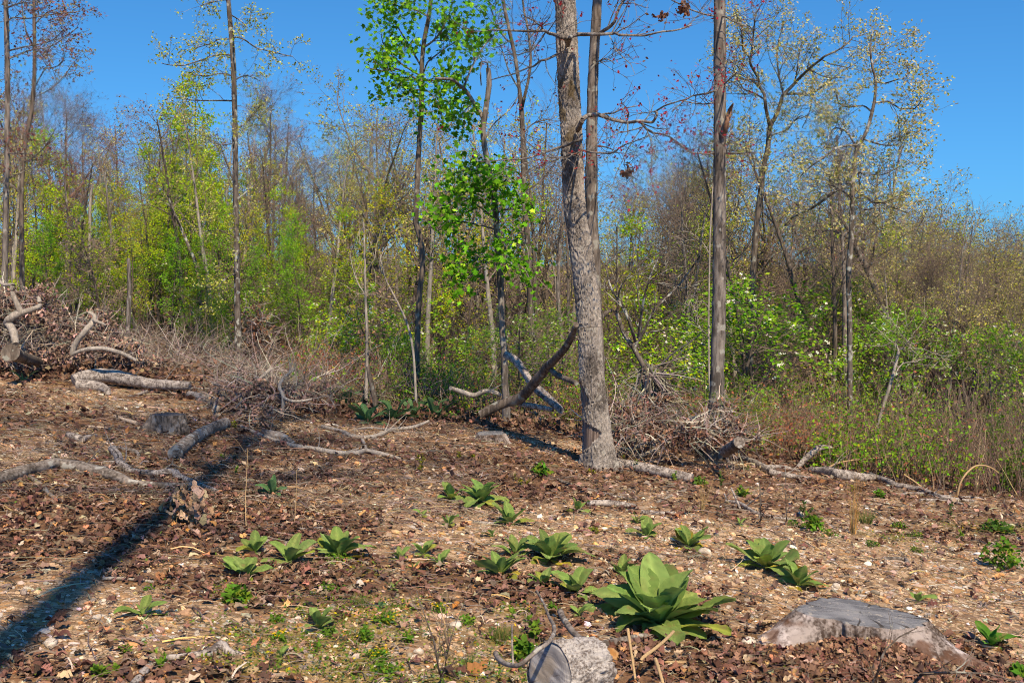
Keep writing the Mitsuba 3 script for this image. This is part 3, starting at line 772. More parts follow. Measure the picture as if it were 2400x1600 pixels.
for n_, (px, py, w, lab) in enumerate(ROCKS):
    g = hit(px, py)
    s_ = w / 2 / FPX * g[1]
    sv, sf = STONES[n_ % 8]
    a = rk.uniform(0, 6.28)
    rot = np.array([[math.cos(a), math.sin(a), 0], [-math.sin(a), math.cos(a), 0], [0, 0, 1]])
    tall = 2.2 if 'upright' in lab or 'pyramid' in lab else 1.15
    v = (sv * [1, 1, tall]) @ rot * s_ * 1.12
    v = v + 0.08 * s_ * (meshkit.fbm(v / s_ * 2.5 + n_, 3, n_)[:, None] - 0.5) * 3
    thing('stone', lab, 'stone', None, mikit.ply((v + g + [0, 0, s_ * 0.22], sf), 'orange_stone' if 'orange' in lab else 'stone', smooth=32))

# ---------------------------------------------------------------- mulleins
def leaf_sheet(L, W, az, el0, arch, fold, wave, r, blunt=0.5, nt=17):
    """A broad leaf from its stem at the origin: az its heading, el0 its rise, arch how far it bends over. Vertices, triangles, tone per vertex."""
    t = np.linspace(0, 1, nt)
    el = el0 - arch * t ** 1.3
    ds = L / (nt - 1)
    rad = np.concatenate([[0], np.cumsum(np.cos(el[:-1]) * ds)])
    hgt = np.concatenate([[0], np.cumsum(np.sin(el[:-1]) * ds)])
    prof = np.sin(np.pi * np.clip(t, 0, 1) ** (0.82 + 0.3 * blunt)) ** (0.64 - 0.22 * blunt) * (0.30 + 0.70 * sstep(0, 0.5, t)) + 0.09 * (1 - t)
    prof[-1] = 0.05
    us = np.array([-1, -0.72, -0.42, -0.09, 0.09, 0.42, 0.72, 1])
    out = np.array([math.cos(az), math.sin(az), 0])
    side = np.array([-math.sin(az), math.cos(az), 0])
    twist, ph, bend = r.normal(0, 0.3), r.uniform(0, 6.28, 2), r.normal(0, 0.12)
    tt, uu = np.meshgrid(t, us, indexing='ij')
    au = np.abs(uu)
    hw = (W * prof / 2)[:, None]
    rib = np.sin(6.28 * (7.5 * tt - 1.3 * au)) * au * (1 - 0.4 * au)
    lift = fold * au ** 1.3 * hw + wave * W * au ** 2 * np.sin(8 * tt + ph[(uu > 0).astype(int)]) + 0.028 * W * rib
    nrm = -np.sin(el)[:, None] * out + np.cos(el)[:, None] * np.array([0, 0, 1.0])
    ca, sa = np.cos(twist * tt), np.sin(twist * tt)
    V = (out * rad[:, None] + np.array([0, 0, 1.0]) * hgt[:, None])[:, None] + side * (uu * hw * ca + bend * L * tt ** 2)[..., None] + nrm[:, None] * (lift + uu * hw * sa)[..., None]
    tone = 0.14 * (au < 0.1) + 0.05 * rib + 0.03 * (au > 0.9)
    i, j = np.meshgrid(np.arange(nt - 1), np.arange(7), indexing='ij')
    q = np.stack([i * 8 + j, (i + 1) * 8 + j, (i + 1) * 8 + j + 1, i * 8 + j + 1], -1).reshape(-1, 4)
    return V.reshape(-1, 3), np.vstack([q[:, [0, 1, 2]], q[:, [0, 2, 3]]]), tone.ravel()


scene['mullein_leaf'] = {'type': 'principledthin', 'base_color': VC, 'roughness': 0.9, 'diff_trans': 0.5, 'spec_trans': 0.0, 'eta': 1.08}
DUSTY, DARKER, GLOSSY = (0.185, 0.285, 0.078), (0.10, 0.20, 0.085), (0.08, 0.22, 0.03)


def mullein(px, py, w, h, n, label, tone=DUSTY, yellow=0, wide=0.43, spread=1.0, name='mullein_plant', cat='mullein', group=None):
    _seed[0] += 1
    r = np.random.default_rng(_seed[0])
    g = hit(px, py)
    m = g[1] / FPX
    R, H = w / 2 * m, h * m
    k = thing(name, label, cat, group)
    a0 = r.uniform(0, 6.28)
    for i in range(n):
        f = i / max(n - 1, 1)                                # 0 outer, 1 inner
        el = math.radians(8 + 64 * f ** 0.85 * spread + r.normal(0, 8))
        L = (R * (1.12 - 0.2 * f) / max(math.cos(el), 0.62)) * r.uniform(0.62, 1.12)
        if f > 0.35:
            L = min(L, H * 1.05 / max(math.sin(el), 0.3) * r.uniform(0.85, 1.0))
        if f > 0.9:
            L *= 0.62
        W = L * wide * r.uniform(0.85, 1.2) * (1.12 if f < 0.4 else 0.95)
        v, tr, vein = leaf_sheet(L, W, a0 + i * 2.39996 + r.normal(0, 0.3), el, r.uniform(0.2, 1.25) * (1.0 - 0.5 * f), r.uniform(0.05, 0.3) + 0.25 * f, r.uniform(0.04, 0.12), r, r.uniform(0.35, 1.0))
        c = np.array(tone) * math.exp(r.normal(0, 0.10)) * np.exp(r.normal(0, 0.04, 3))
        if i < yellow:
            c = np.array([0.38, 0.33, 0.04]) * r.uniform(0.8, 1.1)
        elif f < 0.4 and r.random() < 0.25:
            c = c * [1.35, 1.08, 0.7]
        C = c[None] * (1 + vein[:, None] * [2.6, 2.0, 2.2])
        C = C * (0.74 + 0.52 * meshkit.fbm(v * 55 + i, 3, i)[:, None]) * (0.94 + 0.12 * r.random((len(C), 1)))
        worn = sstep(0.60, 0.70, meshkit.fbm(v * 38 + 7 * i, 2, i + 3)) * (0.8 if f < 0.5 else 0.25)
        C = C * (1 - worn[:, None]) + np.array([0.26, 0.21, 0.09]) * worn[:, None]
        part(k, 'leaf', MB().add(v + g + [0, 0, 0.004 + 0.006 * f], tr, C).ply('mullein_leaf', smooth=True))
    return k


mullein(1544, 1466, 300, 150, 36, 'giant mullein rosette of many broad overlapping pale green leaves', wide=0.44, spread=0.85)
mullein(1289, 1312, 168, 68, 18, 'large mullein with a broad drooping outer leaf, behind the mid group', yellow=1)
mullein(1796, 1332, 168, 74, 19, 'dense mullein clump on gravel beyond the wide stump', yellow=2)
mullein(1872, 1374, 122, 62, 13, 'mullein just behind the wide stump, lower than the dense clump', yellow=1)
mullein(1172, 1351, 125, 66, 13, 'mullein with upright pale leaves in front of the large drooping one', yellow=1)
mullein(1206, 1303, 92, 52, 10, 'mullein half hidden between the upright and the drooping one')
mullein(1351, 1392, 130, 60, 12, 'spreading mullein left of the giant rosette with splayed leaves', yellow=1)
mullein(1272, 1372, 84, 38, 9, 'greyish narrow-leaved mullein beside the splayed one')
mullein(1456, 1350, 80, 48, 10, 'mullein tucked behind the giant rosette on its left side')
mullein(1614, 1284, 118, 52, 13, 'mullein with bright yellow lower leaves behind the giant rosette', yellow=3)
mullein(1516, 1258, 88, 40, 11, 'grey-green mullein up-slope of the yellow-tipped one')
mullein(1492, 1226, 56, 30, 8, 'small mullein at the top of the chain of three')
mullein(1358, 1444, 64, 30, 6, 'sparse mullein with two broad flat leaves behind the cut log')
mullein(793, 1308, 158, 68, 17, 'full mullein with a clover clump growing at its foot', yellow=1)
mullein(678, 1322, 112, 72, 11, 'tall-leaved mullein with one leaf curling down in front')
mullein(598, 1298, 80, 54, 9, 'upright little mullein behind the tall-leaved one')
mullein(578, 1354, 112, 50, 12, 'squat mullein in leaf litter, lowest of the litter group')
mullein(334, 1443, 128, 44, 7, 'flat six-leaved rosette alone beside the long tree shadow', spread=0.75)
mullein(747, 1474, 120, 58, 8, 'slim mullein with upright leaves standing alone on gravel')
mullein(640, 1161, 82, 44, 9, 'dark mullein among twigs where the silver branch ends', DARKER)
mullein(658, 1545, 50, 36, 5, 'small grey mullein near the bottom edge')
mullein(1130, 1180, 135, 60, 15, 'broad mullein, larger of the pair in mid clearing')
mullein(1055, 1172, 76, 46, 10, 'smaller mullein of the pair in mid clearing')
mullein(1196, 1231, 116, 56, 10, 'mullein with one leaf pointing up and a broad side leaf below the pair')
mullein(1051, 1233, 62, 40, 6, 'thin three-leaved mullein below the pair')
mullein(989, 1210, 34, 22, 4, 'tiny grey mullein beside the thin three-leaved one')
mullein(1354, 1199, 60, 36, 9, 'neat small mullein near the smooth wood piece')
mullein(1155, 1258, 46, 24, 6, 'faint small mullein up-slope of the large drooping one')
mullein(936, 1313, 62, 36, 8, 'leftmost of four little mulleins on bare gravel')
mullein(991, 1302, 64, 42, 9, 'tallest of four little mulleins on bare gravel')
mullein(1031, 1324, 62, 36, 8, 'rightmost of four little mulleins on bare gravel')
mullein(969, 1337, 44, 34, 5, 'lowest of four little mulleins, with one upright leaf')
mullein(920, 1382, 56, 24, 6, 'tiny bluish mullein beside the pyramid-shaped stone')
mullein(890, 1427, 52, 24, 5, 'small dark mullein in the weedy gravel', DARKER)
mullein(1734, 1231, 40, 30, 5, 'small two-leaved mullein under the snaking silver branch')
mullein(2151, 1412, 62, 48, 5, 'lone upright two-leaved mullein behind the wide stump')
mullein(2323, 1515, 115, 56, 9, 'glossy dark green broad-leaved plant beside the wide stump', GLOSSY, name='dock_plant', cat='plant', wide=0.45)
for px, py, w, h, n, lab in ((810, 948, 108, 54, 12, 'dark mullein at the brush edge, leftmost of the far row'), (864, 988, 100, 56, 11, 'dark mullein in front of the far row, lowest to the left'), (923, 980, 100, 54, 11, 'dark mullein in the middle of the far row'),
                             (1021, 975, 106, 60, 13, 'dark mullein at the far row end near red seedlings'), (882, 954, 80, 46, 10, 'small dark mullein hidden in the back of the far row'), (968, 970, 84, 48, 10, 'dark mullein second from the end of the far row')):
    mullein(px, py, w, h, n, lab, DARKER)
mullein(54, 894, 62, 40, 8, 'dark strappy green plant below the brown brush pile', DARKER, name='leafy_plant', cat='plant', wide=0.2)


# ---------------------------------------------------------------- small weeds, seedlings and grass tufts
def tuft(px, py, w, h, kind, label, name='weed_clump', cat='weed', dens=1.0, col=None):
    _seed[0] += 1
    r = np.random.default_rng(_seed[0])
    g = hit(px, py)
    m = g[1] / FPX
    R, H = w / 2 * m, h * m
    mb, st = MB(), MB()
    if kind in ('clover', 'bush'):
        n = int(dens * (90 if kind == 'clover' else 240))
        a, q, z = r.uniform(0, 6.28, n), np.sqrt(r.random(n)), r.random(n)
        lump = 0.75 + 0.5 * np.sin(a * 3 + r.uniform(0, 6)) * 0.5
        x, y = R * q * np.cos(a) * lump, R * q * np.sin(a) * lump
        zz = H * (0.15 + 0.85 * z) * np.sqrt(np.clip(1 - (q * 0.85) ** 2, 0, 1))
        pos = np.stack([g[0] + x, g[1] + y, gz(g[0] + x, g[1] + y) + zz], 1)
        c = tones(r, n, col or (0.10, 0.22, 0.025), 0.22, [(0.25, (0.20, 0.29, 0.03))])
        s = (0.016 if kind == 'clover' else 0.034) * r.uniform(0.7, 1.3, n)
        stamp(mb, *DIAMOND, pos, frames(r, unit(np.array([0, -0.1, 0.9]) + 0.55 * r.normal(size=(n, 3)))), np.stack([s * 1.15, s * 1.5, s], 1), c)
        ns = 14
        k_ = r.integers(0, n, ns)
        P = np.stack([np.repeat(g[None], ns, 0) + r.normal(0, R * 0.15, (ns, 3)) * [1, 1, 0] - [0, 0, 0.01], pos[k_]], 1)
        v, f = tubes(P, np.full((ns, 2), 0.0016), 3)
        st.add(v, f, (0.16, 0.14, 0.06))
        if kind == 'clover' and 'yellow' in label:
            n = 14
            a, q = r.uniform(0, 6.28, n), np.sqrt(r.random(n)) * 1.1
            pos = g + np.stack([R * q * np.cos(a), R * q * np.sin(a), H * 0.9 + 0 * a], 1)
            fl = MB()
            stamp(fl, *PETALS, pos, frames(r, unit(np.array([0, -0.3, 1.0]) + 0.3 * r.normal(size=(n, 3)))), np.full(n, 0.009), np.array([0.75, 0.5, 0.01]))
    elif kind == 'grass':
        n = int(dens * 90)
        a, q = r.uniform(0, 6.28, n), np.sqrt(r.random(n)) * 0.35
        S = g + np.stack([R * q * np.cos(a), R * q * np.sin(a), 0 * a - 0.005], 1)
        D = np.stack([np.cos(a) * 0.5 * r.random(n) * min(1.6, R / H * 1.6), np.sin(a) * 0.5 * r.random(n) * min(1.6, R / H * 1.6), np.ones(n)], 1)
        P = polys(r, S, D, H * r.uniform(0.45, 1.1, n), 6, 0.07, -0.03)
        v, f = tubes(P, taper(n, 6, 0.0022, 0.0004), 3)
        mb.add(v, f, np.repeat(tones(r, n, col or (0.13, 0.19, 0.05), 0.25, [(0.25, (0.34, 0.27, 0.12))]), 18, 0))
    else:                                                    # seedling: a few stems with leaves up them
        n = max(1, int(dens * 4))
        S = g + r.normal(0, R * 0.22, (n, 3)) * [1, 1, 0] - [0, 0, 0.01]
        D = np.stack([r.normal(0, 0.35 * R / H, n), r.normal(0, 0.35 * R / H, n), np.ones(n)], 1)
        P = polys(r, S, D, H * r.uniform(0.7, 1.05, n), 6, 0.12)
        v, f = tubes(P, taper(n, 6, 0.0035, 0.0015), 4)
        st.add(v, f, (0.17, 0.12, 0.07))
        S2, D2, _, _ = sprout(r, P, taper(n, 6, .003, .001), 13, 0.2, 1.0, 60, 18, 0.2)
        s = np.clip(0.34 * R, 0.025, 0.06) * r.uniform(0.7, 1.25, len(S2))
        nrm = unit(np.cross(np.cross(D2, [0, 0, 1.0]), D2) + 0.25 * r.normal(size=D2.shape))
        stamp(mb, *DIAMOND, S2, frames(r, nrm, D2), np.stack([s * 1.25, s * 1.35, s], 1), tones(r, len(S2), col or (0.15, 0.26, 0.03), 0.2))
    k = thing(name, label, cat)
    part(k, 'leaves', mb.ply('leaf'), kind='stuff')
    if st.n:
        part(k, 'stems', st.ply('matt'), kind='stuff')
    if kind == 'clover' and 'yellow' in label:
        part(k, 'flowers', fl.ply('matt'), kind='stuff')


YG = (0.24, 0.26, 0.025)
for a in ((554, 1413, 72, 44, 'bush', 'leafy green clump with a few reddish stems in the litter', 'weed_clump', 'weed', .7), (647, 1458, 38, 20, 'clover', 'bright green cushion left of the slim lone mullein'), (771, 1488, 46, 22, 'clover', 'bright cushion at the foot of the slim lone mullein'),
          (655, 1503, 44, 26, 'clover', 'green clump with yellow flowers below the bright cushions'), (234, 1587, 46, 36, 'seed', 'leafy seedling at the bottom edge near the corner', 'seedling', 'seedling'), (382, 1570, 32, 40, 'seed', 'upright seedling in front of the root', 'seedling', 'seedling', .6),
          (358, 1545, 18, 26, 'seed', 'little seedling rising behind the root', 'seedling', 'seedling', .4), (445, 1540, 20, 24, 'seed', 'little seedling against the raised end of the root', 'seedling', 'seedling', .4), (293, 1528, 26, 14, 'clover', 'small green cushion above the root'), (279, 1573, 20, 22, 'seed', 'small seedling left of the lower root fork', 'seedling', 'seedling', .4), (744, 1530, 26, 24, 'seed', 'small pointed seedling on gravel', 'seedling', 'seedling', .4),
          (772, 1388, 56, 26, 'clover', 'green patch creeping over litter behind the lone mullein'), (348, 1384, 27, 14, 'clover', 'small round green plant above the flat rosette'), (793, 1318, 76, 24, 'clover', 'clover clump spreading in front of the full mullein', 'weed_clump', 'weed', 1.3), (551, 1112, 22, 24, 'seed', 'seedling in the twig-strewn soil past the small stump', 'seedling', 'seedling', .4), (517, 1078, 15, 17, 'seed', 'tiny seedling beyond the twig-strewn soil', 'seedling', 'seedling', .3),
          (886, 1196, 38, 11, 'grass', 'flat patch of bright green grass', 'grass_tuft', 'grass'), (1096, 1462, 48, 24, 'clover', 'green mat near the broken whitish rock'), (1031, 1436, 44, 24, 'clover', 'green clump with yellow flowers by the straw stalk'), (855, 1500, 42, 34, 'clover', 'tall mossy green cushion', 'weed_clump', 'weed', 1.5), (903, 1460, 62, 28, 'clover', 'wide green clump with yellow flowers', 'weed_clump', 'weed', 1.3),
          (890, 1545, 66, 26, 'clover', 'broad clump dotted yellow close to the bottom edge', 'weed_clump', 'weed', 1.5), (905, 1582, 84, 30, 'clover', 'green mat spreading at the bottom edge', 'weed_clump', 'weed', 1.6), (955, 1502, 30, 18, 'clover', 'small cushion beside the dark dead stalk'), (1296, 1432, 22, 18, 'clover', 'small green sprig behind the cut log'), (1195, 1452, 18, 24, 'seed', 'sprig of green in gravel left of the bent twig', 'seedling', 'seedling', .4),
          (1255, 1500, 66, 60, 'seed', 'nettle-like green plant standing behind the cut log', 'leafy_plant', 'plant', 1.6), (1228, 1545, 46, 50, 'bush', 'low bright leaves pressed against the cut log', 'leafy_plant', 'plant', .5), (1172, 1500, 92, 44, 'grass', 'yellow-green grass tuft beside the cut log', 'grass_tuft', 'grass', 1.6), (845, 1420, 70, 36, 'grass', 'thin dark grass tuft in the weedy gravel', 'grass_tuft', 'grass', .7), (1100, 1560, 80, 40, 'grass', 'wispy grass at the left of the big orange leaf', 'grass_tuft', 'grass', .6)):
    tuft(*a)
for a in ((983, 1107, 30, 52, 'seed', 'upright yellow-green sapling standing alone in mid clearing', 'seedling', 'seedling', 1.2, YG), (1268, 1114, 46, 32, 'bush', 'dark green bushy sapling left of the big trunk foot', 'seedling', 'seedling', .5, (.07, .19, .02)), (1232, 1138, 42, 20, 'seed', 'yellowish seedlings in front of the bushy sapling', 'seedling', 'seedling', 1.0, YG), (1206, 1125, 14, 18, 'seed', 'tiny olive sprig beside yellowish seedlings', 'seedling', 'seedling', .3, (.16, .17, .04)),
          (1392, 1251, 24, 19, 'clover', 'olive sprig on gravel between mulleins', 'weed_clump', 'weed', .7, (.16, .18, .03)), (1906, 1246, 52, 50, 'bush', 'leafy green sapling on the gravel slope', 'seedling', 'seedling', .6), (1886, 1218, 28, 48, 'seed', 'dark-leaved sapling with pale flowers behind the leafy one', 'seedling', 'seedling', 1.2, (.06, .13, .03)), (1862, 1234, 40, 18, 'clover', 'dark creeping clump left of the leafy sapling', 'weed_clump', 'weed', 1, (.06, .14, .03)),
          (2030, 1226, 62, 36, 'grass', 'green grass tuft at the base of the straw bunch', 'grass_tuft', 'grass', 1.2, (.10, .17, .04)), (2000, 1250, 34, 150, 'grass', 'tall bunch of orange straw grass on the gravel slope', 'straw_bunch', 'dry grass', .35, (.46, .27, .10)), (1645, 1200, 22, 88, 'grass', 'thin bunch of straw grass beside the snaking silver branch', 'straw_bunch', 'dry grass', .25, (.42, .30, .14)), (2012, 1085, 56, 60, 'grass', 'straw grass bunch growing behind the dark log', 'straw_bunch', 'dry grass', .5, (.46, .31, .13)),
          (2110, 1238, 46, 15, 'clover', 'flat dark green moss cushion on gravel', 'weed_clump', 'weed', 1.4, (.06, .16, .015)), (2147, 1260, 44, 16, 'clover', 'green cushion right of the flat moss', 'weed_clump', 'weed', 1, (.08, .16, .03)), (2044, 1279, 38, 14, 'clover', 'dark small cushion below the grass tuft', 'weed_clump', 'weed', .9, (.07, .14, .03)), (2147, 1294, 34, 14, 'clover', 'olive cushion lowest of the moss cushions', 'weed_clump', 'weed', .9, (.10, .17, .03)),
          (2351, 1332, 98, 76, 'bush', 'bushy bright green plant at the right edge', 'leafy_plant', 'plant', .9), (2338, 1248, 92, 32, 'bush', 'low spreading dark plant above the bushy one', 'leafy_plant', 'plant', .8, (.07, .15, .03)), (2244, 1260, 22, 20, 'seed', 'small green seedling on the slope near the dark spreading plant', 'seedling', 'seedling', .5), (2388, 1590, 44, 30, 'bush', 'green clump in the bottom corner', 'weed_clump', 'weed', .4), (1944, 1256, 44, 18, 'clover', 'green weeds between sapling and straw bunch', 'weed_clump', 'weed', .9),
          (2386, 1150, 100, 110, 'bush', 'big leafy bush at the right edge among tall weeds', 'leafy_plant', 'plant', 2.2, (.11, .22, .025)), (1485, 1105, 18, 34, 'seed', 'sapling sprig in front of the barkless log', 'seedling', 'seedling', .6, (.12, .2, .03)), (1463, 1085, 18, 18, 'seed', 'sprig growing beside the foot of the big trunk', 'seedling', 'seedling', .5, YG), (1580, 1128, 22, 26, 'seed', 'green seedling with reddish base before the barkless log', 'seedling', 'seedling', .6), (1385, 1112, 30, 18, 'seed', 'yellow-green seedlings below the foot of the big trunk', 'seedling', 'seedling', .7, YG),
          (1688, 1146, 22, 40, 'seed', 'dark leafy sapling behind the snaking silver branch', 'seedling', 'seedling', .6, (.07, .17, .02)), (1740, 1165, 36, 24, 'bush', 'leafy weed right of the straw bunch', 'leafy_plant', 'plant', .3, (.07, .16, .03)), (1640, 1140, 34, 26, 'bush', 'green weed patch behind the thin straw bunch', 'leafy_plant', 'plant', .3, (.09, .18, .03)), (1080, 1075, 30, 18, 'seed', 'yellow-green seedlings beyond the lone sapling', 'seedling', 'seedling', .7, YG), (1115, 1078, 26, 16, 'seed', 'second patch of yellow-green seedlings beyond the lone sapling', 'seedling', 'seedling', .6, YG),
          (2230, 1215, 30, 40, 'seed', 'thin upright green sapling on the slope', 'seedling', 'seedling', .5, (.10, .19, .05)), (2060, 1165, 26, 22, 'bush', 'green weed behind the straw bunch', 'leafy_plant', 'plant', .25), (1993, 1148, 24, 20, 'seed', 'yellowish seedling under the dark log', 'seedling', 'seedling', .5, YG), (1750, 1100, 30, 16, 'seed', 'green seedling before the bleached branch', 'seedling', 'seedling', .5), (300, 905, 30, 16, 'clover', 'green tuft below the weathered trunk', 'weed_clump', 'weed', .8), (545, 1003, 40, 20, 'seed', 'yellow-green sprouts at the end of the grey log', 'seedling', 'seedling', .8, YG)):
    tuft(*a)


# the dark dead stalk, crumpled leaves
def dead_weed(label, pts, r0, seed, twigs, bsdf='bark_dark', name='dead_stalk'):
    r = np.random.default_rng(seed)
    P, R = path_px(pts, (r0, r0 * 0.4))
    Pc, Rc = resample(P, R, 12)
    k = thing(name, label, 'dead stalk')
    part(k, 'stem', MB().add(*tubes(Pc, Rc, 5)).ply(bsdf, color=False))
    S, D, rr, _ = sprout(r, Pc[None], Rc[None], twigs, 0.15, 0.95, 38, 10, 0.25)
    L = r.uniform(0.08, 0.3, len(S))
    Q = polys(r, S, D, L, 5, 0.15, 0.04)
    v, f = tubes(Q, taper(len(S), 5, rr * 0.6, 0.0006), 3)
    part(k, 'twigs', MB().add(v, f).ply(bsdf, color=False), kind='stuff')


dead_weed('dark thin dead stalk with fine side twigs rising from the gravel', [(1040, 1580), (1020, 1510, 3.72), (1003, 1463, 3.76), (976, 1384, 3.8)], 2.6, 5, 12)
dead_weed('dead stalk with spindly twigs beside the tall dark stalk', [(1046, 1560), (1056, 1500, 3.85), (1075, 1440, 3.9)], 1.8, 6, 9)
dead_weed('pale dry stalk leaning by the dark dead stalk', [(1055, 1506), (1043, 1465, 4.1), (1031, 1422, 4.15)], 2.6, 7, 2, 'straw')
dead_weed('dead branching twig lying before the wide stump', [(2030, 1600), (2065, 1540, 3.6), (2110, 1490, 3.75), (2150, 1470, 3.8)], 3.0, 8, 10)
dead_weed('bare dark twig arching over the root of the wide stump', [(2160, 1580), (2230, 1575, 3.62), (2300, 1575, 3.66), (2400, 1600, 3.62)], 4.0, 9, 9)
dead_weed('thin straw stalk in the twig-strewn soil', [(578, 1250), (576, 1150, 6.2), (580, 1050, 6.25)], 1.4, 10, 2, 'straw')
dead_weed('second thin straw stalk right of the first', [(690, 1225), (694, 1160, 6.4), (695, 1100, 6.4)], 1.3, 12, 2, 'straw')
dead_weed('dark upright dead stalk on the gravel slope', [(1842, 1190), (1842, 1140, 7.2), (1840, 1095, 7.25)], 1.5, 13, 5)
dead_weed('short dark dead stalk beside the snaking silver branch', [(1781, 1190), (1782, 1155, 7.3), (1780, 1128, 7.35)], 2.0, 14, 4)
for n_, (px, py, w, lab) in enumerate(((1118, 1575, 62, 'big orange-brown curled oak leaf at the bottom edge'), (190, 1275, 30, 'tan oak leaf lying in the dark litter'), (440, 1250, 18, 'bright orange leaf in the litter near the shadow'), (505, 1560, 26, 'pale tan leaf below the root'), (1070, 1425, 24, 'orange leaf beside the yellow-flowered clump'), (1478, 1368, 16, 'small orange leaf caught behind the giant mullein'), (445, 1295, 36, 'large brown leaf curled up on the litter'))):
    g = hit(px, py)
    s_ = w / FPX * g[1]
    mb = MB()
    rl = np.random.default_rng(n_ + 3)
    sv, sf = DRY[n_ % 7]
    stamp(mb, sv, sf, (g + [0, 0, 0.012])[None], frames(rl, unit(np.array([[0.1, -0.5, 1.0]]) + 0.15 * rl.normal(size=(1, 3)))), np.array([s_]), np.array([(0.34, 0.17, 0.07), (0.36, 0.25, 0.15), (0.5, 0.24, 0.06), (0.4, 0.28, 0.16), (0.48, 0.22, 0.06), (0.45, 0.2, 0.08), (0.2, 0.13, 0.09)][n_]))
    thing('dead_leaf', lab, 'leaf', None, mb.ply('matt'))
mb = MB()                                                     # clump of shrivelled leaves on a dead sprout
g = hit(440, 1232)
rl = np.random.default_rng(55)
for _ in range(70):
    pass
n = 70
pos = g + np.stack([rl.normal(0, .05, n), rl.normal(0, .04, n), rl.uniform(.02, .24, n)], 1)
sv, sf = DRY[2]
stamp(mb, sv, sf, pos, frames(rl, rl.normal(size=(n, 3)), np.tile([[0, 0, -1.0]], (n, 1)) + .4 * rl.normal(size=(n, 3))), rl.uniform(.05, .1, n), tones(rl, n, (.40, .29, .19), .25))
k = thing('dead_shrub', 'shrivelled tan leaves hanging on a dead sprout at the shadow tip', 'dead plant')
part(k, 'leaves', mb.ply('matt'), kind='stuff')
v, f = tubes(np.array([[g - [0, 0, .02], g + [0.01, 0, .12], g + [-.02, 0, .26]]]), np.array([[.006, .005, .003]]), 5)
part(k, 'stem', MB().add(v, f).ply('bark_dark', color=False))

# ---------------------------------------------------------------- standing trees in front of the woods
def limb_px(pts, w, Y, dy=0.0, seed=0):
    """A branch seen at the pixels, w its widths in pixels at both ends (or at each point), starting at depth Y and reaching dy deeper."""
    pts = np.array(pts, float)
    n = len(pts)
    r = np.random.default_rng(seed)
    s = np.linspace(0, 1, n)
    ys = Y + dy * s + 0.015 * Y * r.normal(size=n) * (s > 0) * min(1, n / 3)
    P = at(pts[:, 0], pts[:, 1], ys)
    w = np.asarray(w, float)
    if len(w) != n:
        w = np.linspace(w[0], w[-1], n)
    return P, w / 2 * ys / FPX


def foliage(r, mb, pos, size, col, others=(), tmpl=DIAMOND, jitter=0.2, flat=0.5):
    n = len(pos)
    s = size * r.uniform(0.65, 1.3, n)
    stamp(mb, *tmpl, pos, frames(r, unit(np.array([0, -0.25, 0.75]) * flat * 2 + 0.7 * r.normal(size=(n, 3)))), np.stack([s * 1.15, s * 1.35, s], 1), tones(r, n, col, jitter, others))


def ladder(r, polylines, levels):
    """Side shoots on side shoots. levels: (per parent, t0, t1, angle, spread, up, length(t), radius ratio, points, wander, sides). Returns the shoots of each level."""
    out, cur = [], polylines
    for per, t0, t1, ang, spread, up, length, ratio, k, wander, sides in levels:
        S, D, rr, t = [], [], [], []
        for P, R in cur:
            a = sprout(r, P, R, per, t0, t1, ang, spread, up)
            S.append(a[0]); D.append(a[1]); rr.append(a[2]); t.append(a[3])
        S, D, rr, t = map(np.concatenate, (S, D, rr, t))
        L = length(t) * r.uniform(0.6, 1.25, len(S))
        P = polys(r, S, D, L, k, wander, up * 0.25)
        R = taper(len(S), k, rr * ratio, np.minimum(rr * ratio * 0.4, 0.004))
        out.append((P, R, sides))
        cur = [(P, R)]
    return out


def tip_points(r, P, per, t0=0.35, scatter=0.04, tuft=1):
    S, _, _, _ = sprout(r, P, np.zeros(P.shape[:2]), per, t0, 1.0, 50, 10)
    S = np.repeat(S, tuft, 0)
    return S + scatter * r.normal(size=S.shape)


def with_base(P, R, flare=1.25):
    """The stem carried on down into the ground."""
    g = gz(P[0, 0], P[0, 1])
    if P[0, 2] > g - 0.1:
        P = np.vstack([[P[0, 0], P[0, 1], g - 0.2], P])
        R = np.concatenate([[R[0] * flare], R])
    return P, R


